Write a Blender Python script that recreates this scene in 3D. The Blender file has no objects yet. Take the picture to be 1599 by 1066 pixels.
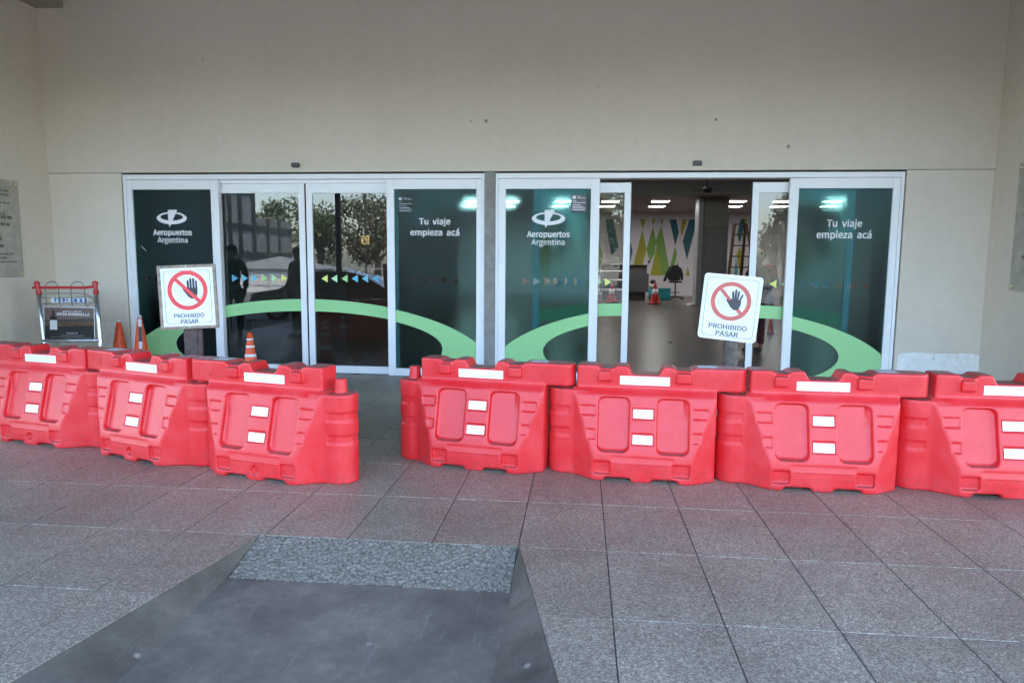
import bpy, bmesh, math, random
import numpy as np
from math import sin, cos, pi, radians, sqrt
from mathutils import Vector, Matrix

random.seed(7)
np.random.seed(7)
sc = bpy.context.scene
COL = sc.collection

# ------------------------------------------------------------------ camera
H = 1.6
F_PX, PITCH, YAW, ROLL = 1093.1, 0.1134, 0.09627, 0.008065     # measured from the joints of the paving and the door frames
_f = Vector((-sin(YAW) * cos(PITCH), cos(YAW) * cos(PITCH), -sin(PITCH)))
_r0 = Vector((cos(YAW), sin(YAW), 0))
_u0 = _r0.cross(_f)
_R = _r0 * cos(ROLL) + _u0 * sin(ROLL)
_U = -_r0 * sin(ROLL) + _u0 * cos(ROLL)
cam_data = bpy.data.cameras.new('camera')
cam_data.sensor_width = 36
cam_data.lens = F_PX / 1599 * 36
cam_data.clip_start = 0.05
cam_data.clip_end = 2000
cam = bpy.data.objects.new('camera', cam_data)
COL.objects.link(cam)
m = Matrix((_R, _U, -_f)).transposed().to_4x4()
m.translation = (0, 0, H)
cam.matrix_world = m
sc.camera = cam

# ------------------------------------------------------------------ daylight
SUN_EL, SUN_AZ = 55, 25           # degrees; the sun stands beyond the building, the entrance is in its shade
world = bpy.data.worlds.new('World')
sc.world = world
world.use_nodes = True
wn = world.node_tree.nodes
wl = world.node_tree.links
wn.clear()
wo = wn.new('ShaderNodeOutputWorld')
wb = wn.new('ShaderNodeBackground')
sky = wn.new('ShaderNodeTexSky')
sky.sky_type = 'NISHITA'
sky.sun_disc = False
sky.sun_elevation = radians(SUN_EL)
sky.sun_rotation = radians(SUN_AZ)
sky.dust_density = 2.0
sky.air_density = 1.0
sky.ozone_density = 1.3
wb.inputs[1].default_value = 0.15
wl.new(sky.outputs[0], wb.inputs[0])
wl.new(wb.outputs[0], wo.inputs[0])
sun = bpy.data.lights.new('sun', 'SUN')
sun.energy = 2.2
sun.angle = radians(4)
sun.color = (1, 0.95, 0.88)
so = bpy.data.objects.new('sun', sun)
COL.objects.link(so)
sd = Vector((sin(radians(SUN_AZ)) * cos(radians(SUN_EL)), cos(radians(SUN_AZ)) * cos(radians(SUN_EL)), sin(radians(SUN_EL))))
so.rotation_euler = sd.to_track_quat('Z', 'Y').to_euler()
so.location = (0, -20, 30)
sc.view_settings.view_transform = 'Standard'
sc.view_settings.look = 'None'
sc.view_settings.exposure = 3.8
sc.view_settings.gamma = 1
sc.view_settings.use_curve_mapping = False
sc.cycles.max_bounces = 8
sc.cycles.diffuse_bounces = 5
sc.cycles.glossy_bounces = 4
sc.cycles.transmission_bounces = 8
sc.cycles.transparent_max_bounces = 16
sc.cycles.caustics_reflective = False
sc.cycles.caustics_refractive = False


def at(px, py, Y):
    """the point of the plane at distance Y that the pixel (px, py) of the photograph shows"""
    d = _f + _R * ((px - 799.5) / F_PX) - _U * ((py - 533) / F_PX)
    t = Y / d.y
    return Vector((t * d.x, Y, H + t * d.z))


# ------------------------------------------------------------------ materials
def mat(name, col, rough=0.6, metal=0.0, var=None, bump=None, spec=0.5, coat=0.0, emit=None, obj_var=0.0):
    """var=(scale, amount) mottles the colour, bump=(scale, strength, distance)"""
    M = bpy.data.materials.new(name)
    M.use_nodes = True
    nt = M.node_tree
    p = nt.nodes['Principled BSDF']
    c = (col[0], col[1], col[2], 1)
    p.inputs['Base Color'].default_value = c
    p.inputs['Roughness'].default_value = rough
    p.inputs['Metallic'].default_value = metal
    p.inputs['Specular IOR Level'].default_value = spec
    p.inputs['Coat Weight'].default_value = coat
    if emit:
        p.inputs['Emission Color'].default_value = c
        p.inputs['Emission Strength'].default_value = emit
    g = nt.nodes.new('ShaderNodeNewGeometry')
    src = None
    if var:
        n = nt.nodes.new('ShaderNodeTexNoise')
        n.inputs['Scale'].default_value = var[0]
        n.inputs['Detail'].default_value = 6
        n.inputs['Roughness'].default_value = 0.6
        nt.links.new(g.outputs['Position'], n.inputs['Vector'])
        r = nt.nodes.new('ShaderNodeMapRange')
        r.inputs['From Min'].default_value = 0.3
        r.inputs['From Max'].default_value = 0.7
        r.inputs['To Min'].default_value = 1 - var[1]
        r.inputs['To Max'].default_value = 1 + var[1]
        nt.links.new(n.outputs['Fac'], r.inputs['Value'])
        x = nt.nodes.new('ShaderNodeVectorMath')
        x.operation = 'SCALE'
        x.inputs[0].default_value = col[:3]
        nt.links.new(r.outputs[0], x.inputs['Scale'])
        src = x.outputs[0]
        rr = nt.nodes.new('ShaderNodeMapRange')
        rr.inputs['To Min'].default_value = max(0, rough - 0.08)
        rr.inputs['To Max'].default_value = min(1, rough + 0.08)
        nt.links.new(n.outputs['Fac'], rr.inputs['Value'])
        nt.links.new(rr.outputs[0], p.inputs['Roughness'])
    if obj_var:
        oi = nt.nodes.new('ShaderNodeObjectInfo')
        r = nt.nodes.new('ShaderNodeMapRange')
        r.inputs['To Min'].default_value = 1 - obj_var
        r.inputs['To Max'].default_value = 1 + obj_var
        nt.links.new(oi.outputs['Random'], r.inputs['Value'])
        x = nt.nodes.new('ShaderNodeVectorMath')
        x.operation = 'SCALE'
        x.inputs[0].default_value = col[:3]
        if src:
            nt.links.new(src, x.inputs[0])
        nt.links.new(r.outputs[0], x.inputs['Scale'])
        src = x.outputs[0]
    if src:
        nt.links.new(src, p.inputs['Base Color'])
    if bump:
        n = nt.nodes.new('ShaderNodeTexNoise')
        n.inputs['Scale'].default_value = bump[0]
        n.inputs['Detail'].default_value = 5
        nt.links.new(g.outputs['Position'], n.inputs['Vector'])
        b = nt.nodes.new('ShaderNodeBump')
        b.inputs['Strength'].default_value = bump[1]
        b.inputs['Distance'].default_value = bump[2]
        nt.links.new(n.outputs['Fac'], b.inputs['Height'])
        nt.links.new(b.outputs[0], p.inputs['Normal'])
    return M


def N(M, kind, **kw):
    n = M.node_tree.nodes.new(kind)
    for k, v in kw.items():
        if k in n.inputs:
            n.inputs[k].default_value = v
        else:
            setattr(n, k, v)
    return n


def L(M, a, b):
    M.node_tree.links.new(a, b)


def ramp(M, src, stops):
    r = M.node_tree.nodes.new('ShaderNodeValToRGB')
    e = r.color_ramp.elements
    while len(e) < len(stops):
        e.new(0.5)
    for i, (p, c) in enumerate(stops):
        e[i].position = p
        e[i].color = (c[0], c[1], c[2], 1)
    L(M, src, r.inputs[0])
    return r.outputs[0]


def mixc(M, fac, a, b, mode='MIX'):
    n = M.node_tree.nodes.new('ShaderNodeMix')
    n.data_type = 'RGBA'
    n.blend_type = mode
    for s, v in ((n.inputs['Factor'], fac), (n.inputs[6], a), (n.inputs[7], b)):
        if isinstance(v, (int, float)):
            s.default_value = v
        elif isinstance(v, tuple):
            s.default_value = (v[0], v[1], v[2], 1)
        else:
            L(M, v, s)
    return n.outputs[2]


def plaster(name, col):
    M = mat(name, col, 0.75, bump=(160, 0.25, 0.004))
    P = M.node_tree.nodes['Principled BSDF']
    g = N(M, 'ShaderNodeNewGeometry')
    n1 = N(M, 'ShaderNodeTexNoise', Scale=0.9, Detail=5.0)
    n2 = N(M, 'ShaderNodeTexNoise', Scale=9.0, Detail=8.0)
    mp = N(M, 'ShaderNodeMapping')
    mp.inputs['Scale'].default_value = (5, 5, 0.35)
    n3 = N(M, 'ShaderNodeTexNoise', Scale=1.6, Detail=6.0)
    L(M, g.outputs['Position'], n1.inputs['Vector'])
    L(M, g.outputs['Position'], n2.inputs['Vector'])
    L(M, g.outputs['Position'], mp.inputs['Vector'])
    L(M, mp.outputs[0], n3.inputs['Vector'])
    c = mixc(M, 1.0, tuple(col), ramp(M, n1.outputs['Fac'], [(0.3, (0.96, 0.96, 0.955)), (0.7, (1.02, 1.02, 1.02))]), 'MULTIPLY')
    c = mixc(M, 1.0, c, ramp(M, n2.outputs['Fac'], [(0.25, (0.965, 0.965, 0.96)), (0.6, (1.01, 1.01, 1.01))]), 'MULTIPLY')
    c = mixc(M, 1.0, c, ramp(M, n3.outputs['Fac'], [(0.3, (0.99, 0.988, 0.985)), (0.55, (1.005, 1.005, 1.005))]), 'MULTIPLY')
    # a few scuffs of their own shape
    v = N(M, 'ShaderNodeTexVoronoi', Scale=1.4)
    L(M, g.outputs['Position'], v.inputs['Vector'])
    c = mixc(M, ramp(M, v.outputs['Distance'], [(0.018, (0.45, 0.45, 0.45)), (0.04, (0, 0, 0))]), c, (col[0] * 0.55, col[1] * 0.52, col[2] * 0.5))
    L(M, c, P.inputs['Base Color'])
    return M


def terrazzo(name):
    M = mat(name, (0.2, 0.2, 0.2), 0.4)
    P = M.node_tree.nodes['Principled BSDF']
    g = N(M, 'ShaderNodeNewGeometry')
    v = N(M, 'ShaderNodeTexVoronoi', Scale=135.0)
    v2 = N(M, 'ShaderNodeTexVoronoi', Scale=330.0)
    L(M, g.outputs['Position'], v.inputs['Vector'])
    L(M, g.outputs['Position'], v2.inputs['Vector'])
    bw = N(M, 'ShaderNodeSeparateColor')
    L(M, v.outputs['Color'], bw.inputs[0])
    bw2 = N(M, 'ShaderNodeSeparateColor')
    L(M, v2.outputs['Color'], bw2.inputs[0])
    chips = ramp(M, bw.outputs[0], [(0.0, (0.185, 0.162, 0.130)), (0.35, (0.282, 0.248, 0.198)), (0.6, (0.362, 0.320, 0.255)), (0.86, (0.425, 0.377, 0.302)), (1.0, (0.60, 0.54, 0.44))])
    fine = ramp(M, bw2.outputs[0], [(0.0, (0.68, 0.68, 0.68)), (0.5, (0.97, 0.97, 0.97)), (1.0, (1.3, 1.29, 1.28))])
    c = mixc(M, 1.0, chips, fine, 'MULTIPLY')
    n = N(M, 'ShaderNodeTexNoise', Scale=1.1, Detail=7.0, Roughness=0.65)
    L(M, g.outputs['Position'], n.inputs['Vector'])
    c = mixc(M, 1.0, c, ramp(M, n.outputs['Fac'], [(0.3, (0.72, 0.72, 0.73)), (0.7, (1.15, 1.15, 1.14))]), 'MULTIPLY')
    oi = N(M, 'ShaderNodeObjectInfo')
    c = mixc(M, 1.0, c, ramp(M, oi.outputs['Random'], [(0.0, (0.86, 0.855, 0.85)), (1.0, (1.08, 1.075, 1.07))]), 'MULTIPLY')
    # chewing-gum spots and small stains
    vs = N(M, 'ShaderNodeTexVoronoi', Scale=1.7)
    L(M, g.outputs['Position'], vs.inputs['Vector'])
    c = mixc(M, ramp(M, vs.outputs['Distance'], [(0.02, (0.7, 0.7, 0.7)), (0.035, (0, 0, 0))]), c, (0.06, 0.06, 0.062))
    L(M, c, P.inputs['Base Color'])
    r = N(M, 'ShaderNodeMapRange')
    r.inputs['To Min'].default_value = 0.34
    r.inputs['To Max'].default_value = 0.58
    L(M, n.outputs['Fac'], r.inputs['Value'])
    L(M, r.outputs[0], P.inputs['Roughness'])
    b = N(M, 'ShaderNodeBump', Strength=0.12, Distance=0.002)
    L(M, bw.outputs[0], b.inputs['Height'])
    L(M, b.outputs[0], P.inputs['Normal'])
    return M


def slab_mat(name, col):
    M = mat(name, col, 0.62, bump=(90, 0.35, 0.004))
    P = M.node_tree.nodes['Principled BSDF']
    g = N(M, 'ShaderNodeNewGeometry')
    n1 = N(M, 'ShaderNodeTexNoise', Scale=2.2, Detail=9.0, Roughness=0.7)
    n2 = N(M, 'ShaderNodeTexNoise', Scale=22.0, Detail=6.0, Roughness=0.7)
    for n in (n1, n2):
        L(M, g.outputs['Position'], n.inputs['Vector'])
    c = mixc(M, 1.0, tuple(col), ramp(M, n1.outputs['Fac'], [(0.3, (0.58, 0.585, 0.60)), (0.5, (0.95, 0.95, 0.95)), (0.72, (1.55, 1.55, 1.56))]), 'MULTIPLY')
    c = mixc(M, 1.0, c, ramp(M, n2.outputs['Fac'], [(0.3, (0.88, 0.88, 0.88)), (0.7, (1.12, 1.12, 1.12))]), 'MULTIPLY')
    mp = N(M, 'ShaderNodeMapping')
    mp.inputs['Rotation'].default_value = (0, 0, 0.6)
    mp.inputs['Scale'].default_value = (14, 1.2, 1)
    n3 = N(M, 'ShaderNodeTexNoise', Scale=3.0, Detail=8.0)
    L(M, g.outputs['Position'], mp.inputs['Vector'])
    L(M, mp.outputs[0], n3.inputs['Vector'])
    c = mixc(M, ramp(M, n3.outputs['Fac'], [(0.64, (0, 0, 0)), (0.76, (0.35, 0.35, 0.35))]), c, (0.38, 0.38, 0.39))
    v = N(M, 'ShaderNodeTexVoronoi', Scale=2.3)
    L(M, g.outputs['Position'], v.inputs['Vector'])
    c = mixc(M, ramp(M, v.outputs['Distance'], [(0.025, (0.8, 0.8, 0.8)), (0.045, (0, 0, 0))]), c, (0.33, 0.31, 0.27))
    L(M, c, P.inputs['Base Color'])
    return M


def barrier_plastic(name):
    col = (0.76, 0.021, 0.026)
    M = mat(name, col, 0.42)
    P = M.node_tree.nodes['Principled BSDF']
    g = N(M, 'ShaderNodeNewGeometry')
    tc = N(M, 'ShaderNodeTexCoord')
    n = N(M, 'ShaderNodeTexNoise', Scale=5.0, Detail=8.0, Roughness=0.65)
    n2 = N(M, 'ShaderNodeTexNoise', Scale=38.0, Detail=5.0)
    L(M, g.outputs['Position'], n.inputs['Vector'])
    L(M, g.outputs['Position'], n2.inputs['Vector'])
    c = mixc(M, 1.0, col, ramp(M, n.outputs['Fac'], [(0.3, (0.95, 0.85, 0.85)), (0.7, (1.03, 1.35, 1.3))]), 'MULTIPLY')
    # sun-bleached, chalky film that lies unevenly over the plastic
    c = mixc(M, ramp(M, n.outputs['Fac'], [(0.42, (0.0, 0.0, 0.0)), (0.72, (0.07, 0.07, 0.07))]), c, (0.85, 0.36, 0.37))
    # grime settled on what faces up
    sx = N(M, 'ShaderNodeSeparateXYZ')
    L(M, g.outputs['Normal'], sx.inputs[0])
    up = N(M, 'ShaderNodeMapRange')
    up.inputs['From Min'].default_value = 0.72
    up.inputs['From Max'].default_value = 0.95
    L(M, sx.outputs[2], up.inputs['Value'])
    mu = N(M, 'ShaderNodeMath', operation='MULTIPLY')
    L(M, up.outputs[0], mu.inputs[0])
    rr = ramp(M, n2.outputs['Fac'], [(0.25, (0.35, 0.35, 0.35)), (0.65, (0.92, 0.92, 0.92))])
    L(M, rr, mu.inputs[1])
    c = mixc(M, mu.outputs[0], c, (0.20, 0.13, 0.125))
    # scuffs near the foot
    ox = N(M, 'ShaderNodeSeparateXYZ')
    L(M, tc.outputs['Object'], ox.inputs[0])
    lo = N(M, 'ShaderNodeMapRange')
    lo.inputs['From Min'].default_value = 0.16
    lo.inputs['From Max'].default_value = 0.0
    L(M, ox.outputs[2], lo.inputs['Value'])
    mu2 = N(M, 'ShaderNodeMath', operation='MULTIPLY')
    L(M, lo.outputs[0], mu2.inputs[0])
    L(M, ramp(M, n2.outputs['Fac'], [(0.50, (0, 0, 0)), (0.68, (0.6, 0.6, 0.6))]), mu2.inputs[1])
    c = mixc(M, mu2.outputs[0], c, (0.24, 0.05, 0.055))
    L(M, c, P.inputs['Base Color'])
    r = N(M, 'ShaderNodeMapRange')
    r.inputs['To Min'].default_value = 0.30
    r.inputs['To Max'].default_value = 0.48
    L(M, n.outputs['Fac'], r.inputs['Value'])
    L(M, r.outputs[0], P.inputs['Roughness'])
    b = N(M, 'ShaderNodeBump', Strength=0.12, Distance=0.003)
    L(M, n2.outputs['Fac'], b.inputs['Height'])
    L(M, b.outputs[0], P.inputs['Normal'])
    return M


def glass_mat(name, tint=(0.78, 0.8, 0.78), refl=1.0, rough=0.0):
    M = bpy.data.materials.new(name)
    M.use_nodes = True
    nt = M.node_tree
    nt.nodes.clear()
    out = nt.nodes.new('ShaderNodeOutputMaterial')
    t = nt.nodes.new('ShaderNodeBsdfTransparent')
    t.inputs[0].default_value = (*tint, 1)
    gl = nt.nodes.new('ShaderNodeBsdfGlossy')
    gl.inputs['Roughness'].default_value = rough
    fr = nt.nodes.new('ShaderNodeFresnel')
    fr.inputs[0].default_value = 1.52
    mu = nt.nodes.new('ShaderNodeMath')
    mu.operation = 'MULTIPLY'
    mu.inputs[1].default_value = refl
    mx = nt.nodes.new('ShaderNodeMixShader')
    L(M, fr.outputs[0], mu.inputs[0])
    L(M, mu.outputs[0], mx.inputs[0])
    L(M, t.outputs[0], mx.inputs[1])
    L(M, gl.outputs[0], mx.inputs[2])
    L(M, mx.outputs[0], out.inputs[0])
    return M


def film_mat(name):
    """dark teal printed window film: what lies behind shows blurred and tinted"""
    M = bpy.data.materials.new(name)
    M.use_nodes = True
    nt = M.node_tree
    nt.nodes.clear()
    out = nt.nodes.new('ShaderNodeOutputMaterial')
    rf = nt.nodes.new('ShaderNodeBsdfRefraction')
    rf.inputs['Color'].default_value = (0.40, 0.88, 0.95, 1)
    rf.inputs['Roughness'].default_value = 0.6
    rf.inputs['IOR'].default_value = 1.02
    df = nt.nodes.new('ShaderNodeBsdfDiffuse')
    df.inputs[0].default_value = (0.006, 0.010, 0.014, 1)
    gl = nt.nodes.new('ShaderNodeBsdfGlossy')
    gl.inputs['Roughness'].default_value = 0.32
    tp = nt.nodes.new('ShaderNodeBsdfTransparent')
    tp.inputs[0].default_value = (0.42, 0.90, 0.97, 1)
    m0 = nt.nodes.new('ShaderNodeMixShader')
    m0.inputs[0].default_value = 0.55
    m1 = nt.nodes.new('ShaderNodeMixShader')
    m1.inputs[0].default_value = 0.12
    m2 = nt.nodes.new('ShaderNodeMixShader')
    m2.inputs[0].default_value = 0.013
    L(M, tp.outputs[0], m0.inputs[1])
    L(M, rf.outputs[0], m0.inputs[2])
    L(M, m0.outputs[0], m1.inputs[1])
    L(M, df.outputs[0], m1.inputs[2])
    L(M, m1.outputs[0], m2.inputs[1])
    L(M, gl.outputs[0], m2.inputs[2])
    L(M, m2.outputs[0], out.inputs[0])
    return M


def leaf_mat(name, col):
    M = mat(name, col, 0.6, obj_var=0.15)
    P = M.node_tree.nodes['Principled BSDF']
    g = N(M, 'ShaderNodeNewGeometry')
    c = mixc(M, 1.0, tuple(col), ramp(M, g.outputs['Random Per Island'], [(0, (0.55, 0.6, 0.5)), (1, (1.5, 1.4, 1.3))]), 'MULTIPLY')
    L(M, c, P.inputs['Base Color'])
    return M


MT = dict(
    wall=plaster('cream_plaster', (0.645, 0.58, 0.50)),
    flank=plaster('pale_cream_plaster', (0.68, 0.615, 0.53)),
    patch=mat('white_primer_patch', (0.82, 0.82, 0.80), 0.7, var=(14, 0.1), bump=(60, 0.4, 0.004)),
    ceiling=mat('dark_canopy_soffit', (0.07, 0.065, 0.06), 0.8, var=(3, 0.2)),
    beam=mat('beam_paint', (0.36, 0.33, 0.27), 0.7, var=(3, 0.1)),
    terrazzo=terrazzo('terrazzo'),
    joint=mat('grey_joint_mortar', (0.095, 0.088, 0.078), 0.9, var=(30, 0.3)),
    slab=slab_mat('smooth_concrete', (0.195, 0.175, 0.145)),
    flare=slab_mat('trowelled_concrete', (0.128, 0.115, 0.096)),
    pebble=mat('exposed_aggregate', (0.225, 0.20, 0.165), 0.75, var=(60, 0.7)),
    asphalt=mat('asphalt', (0.10, 0.10, 0.098), 0.9, var=(8, 0.25), bump=(200, 0.6, 0.01)),
    ground=mat('dry_ground', (0.16, 0.15, 0.11), 0.95, var=(0.6, 0.3)),
    alu=mat('white_powder_coated_aluminium', (0.80, 0.82, 0.85), 0.38, var=(3, 0.04), spec=0.5),
    alu_grey=mat('grey_anodised_aluminium', (0.42, 0.44, 0.46), 0.4, metal=0.3),
    gap=mat('black_seal_and_slot_shade', (0.012, 0.012, 0.014), 0.7),  # door seals, and the painted shade in the slot above the frames
    concrete=mat('raw_concrete', (0.25, 0.245, 0.235), 0.85, var=(9, 0.18), bump=(60, 0.4, 0.004)),
    glass=glass_mat('clear_glass', (0.84, 0.85, 0.83), 1.0),
    glass_dull=glass_mat('filmed_glass', (0.8, 0.82, 0.8), 0.1),
    film=film_mat('teal_window_film'),
    band=mat('light_green_vinyl', (0.30, 0.62, 0.27), 0.45),
    white=mat('white_vinyl', (0.78, 0.80, 0.84), 0.5),
    a1=mat('blue_vinyl', (0.10, 0.36, 0.55), 0.5), a2=mat('sky_blue_vinyl', (0.14, 0.52, 0.70), 0.5),
    a3=mat('green_vinyl', (0.40, 0.70, 0.25), 0.5), a4=mat('mint_vinyl', (0.50, 0.78, 0.45), 0.5),
    a5=mat('lime_vinyl', (0.72, 0.82, 0.20), 0.5),
    red=barrier_plastic('red_barrier_plastic'),
    strip=mat('white_reflective_sheet', (0.90, 0.91, 0.91), 0.3, var=(16, 0.07), bump=(300, 0.05, 0.001)),
    sticker=mat('worn_paper_sticker', (0.62, 0.64, 0.68), 0.6, var=(45, 0.35)),
    sign=mat('white_sign_sheet', (0.80, 0.84, 0.87), 0.35, var=(6, 0.03)),
    signred=mat('red_sign_print', (0.80, 0.045, 0.05), 0.4),
    signred2=mat('faded_red_sign_print', (0.60, 0.13, 0.10), 0.45, var=(20, 0.12)),
    ink=mat('black_print', (0.012, 0.013, 0.02), 0.45),
    ink2=mat('faded_black_print', (0.055, 0.055, 0.065), 0.5, var=(40, 0.3)),
    sketch=mat('grey_line_print', (0.42, 0.46, 0.54), 0.5),
    wood=mat('weathered_wood', (0.30, 0.24, 0.19), 0.8, var=(25, 0.35), bump=(60, 0.5, 0.004)),
    darkwood=mat('stained_post_wood', (0.085, 0.06, 0.055), 0.7, var=(14, 0.4), bump=(50, 0.5, 0.004)),
    rust=mat('rusty_painted_pipe', (0.09, 0.07, 0.06), 0.55, var=(18, 0.7), bump=(40, 0.5, 0.004)),
    tyre=mat('black_rubber', (0.02, 0.02, 0.02), 0.8),
    orange=mat('orange_cone_plastic', (0.85, 0.10, 0.025), 0.45, var=(12, 0.12)),
    conered=mat('red_cone_plastic', (0.62, 0.03, 0.03), 0.45),
    chrome=mat('galvanised_tube', (0.55, 0.57, 0.60), 0.3, metal=0.85, var=(20, 0.1)),
    wire=mat('dull_steel_wire', (0.22, 0.22, 0.22), 0.4, metal=0.7),
    handle=mat('red_handle_plastic', (0.50, 0.02, 0.025), 0.35),
    marble=mat('grey_marble', (0.37, 0.35, 0.30), 0.35, var=(7, 0.2)),
    engraved=mat('engraved_letters', (0.13, 0.125, 0.11), 0.7),
    brass=mat('brass_cap', (0.85, 0.72, 0.42), 0.25, metal=0.8),
    sensor=mat('black_sensor_plastic', (0.015, 0.015, 0.017), 0.35),
    hallfloor=mat('polished_hall_floor', (0.085, 0.070, 0.060), 0.3, var=(1.5, 0.15)),
    hallwall=mat('hall_white_wall', (0.58, 0.55, 0.58), 0.7),
    hallceil=mat('hall_ceiling', (0.14, 0.125, 0.12), 0.8),
    halllow=mat('hall_lower_ceiling', (0.46, 0.37, 0.38), 0.8),
    halldark=mat('dark_brown_panelling', (0.035, 0.03, 0.028), 0.6, var=(2, 0.2)),
    hallgrey=mat('hall_grey_paint', (0.36, 0.365, 0.34), 0.6, var=(2, 0.06)),
    hallgrey2=mat('hall_lower_grey', (0.27, 0.28, 0.29), 0.6),
    lamp=mat('lit_lamp_panel', (1.0, 0.98, 0.94), 0.5, emit=2.5),
    teal=mat('dark_teal_paint', (0.008, 0.09, 0.12), 0.6), olive=mat('yellow_green_paint', (0.30, 0.29, 0.03), 0.6),
    green=mat('green_paint', (0.15, 0.29, 0.06), 0.6), limeg=mat('lime_paint', (0.22, 0.32, 0.05), 0.6), ltteal=mat('light_teal_paint', (0.05, 0.28, 0.29), 0.6),
    counter=mat('grey_counter_laminate', (0.09, 0.09, 0.088), 0.5), counterdark=mat('dark_counter_base', (0.03, 0.028, 0.028), 0.5),
    crate=mat('teal_plastic', (0.01, 0.21, 0.26), 0.5), black=mat('black_fabric', (0.012, 0.012, 0.014), 0.85, bump=(80, 0.4, 0.004)),
    blackplastic=mat('black_plastic', (0.02, 0.02, 0.02), 0.45),
    ladder=mat('varnished_ladder_wood', (0.10, 0.055, 0.028), 0.6),
    skin=mat('skin', (0.42, 0.24, 0.17), 0.55), hair=mat('black_hair', (0.015, 0.012, 0.01), 0.6),
    redcloth=mat('red_fabric', (0.50, 0.02, 0.03), 0.8), bluecloth=mat('blue_fabric', (0.03, 0.12, 0.32), 0.8),
    trouser=mat('charcoal_trousers', (0.025, 0.025, 0.03), 0.8), shirt=mat('navy_jacket', (0.05, 0.06, 0.09), 0.8),
    carpaint=mat('dark_red_car_paint', (0.09, 0.008, 0.010), 0.2, coat=1.0), carglass=mat('car_glass', (0.01, 0.012, 0.014), 0.05),
    facadepanel=mat('grey_cladding_panels', (0.20, 0.22, 0.23), 0.6), facadedark=mat('dark_window_band', (0.03, 0.035, 0.04), 0.3),
    canvas=mat('white_canvas', (0.6, 0.61, 0.62), 0.7), pole=mat('dark_steel', (0.035, 0.037, 0.04), 0.5),
    leaf=leaf_mat('leaves', (0.055, 0.085, 0.03)), leaf2=leaf_mat('grey_green_leaves', (0.07, 0.09, 0.05)), bark=mat('bark', (0.12, 0.095, 0.07), 0.9, var=(9, 0.3)),
    adbrown=mat('poster_brown', (0.13, 0.08, 0.065), 0.4), yellow=mat('yellow_sign', (0.75, 0.62, 0.25), 0.5),
    filmsticker=mat('grey_notice', (0.10, 0.10, 0.11), 0.5),
)


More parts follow.
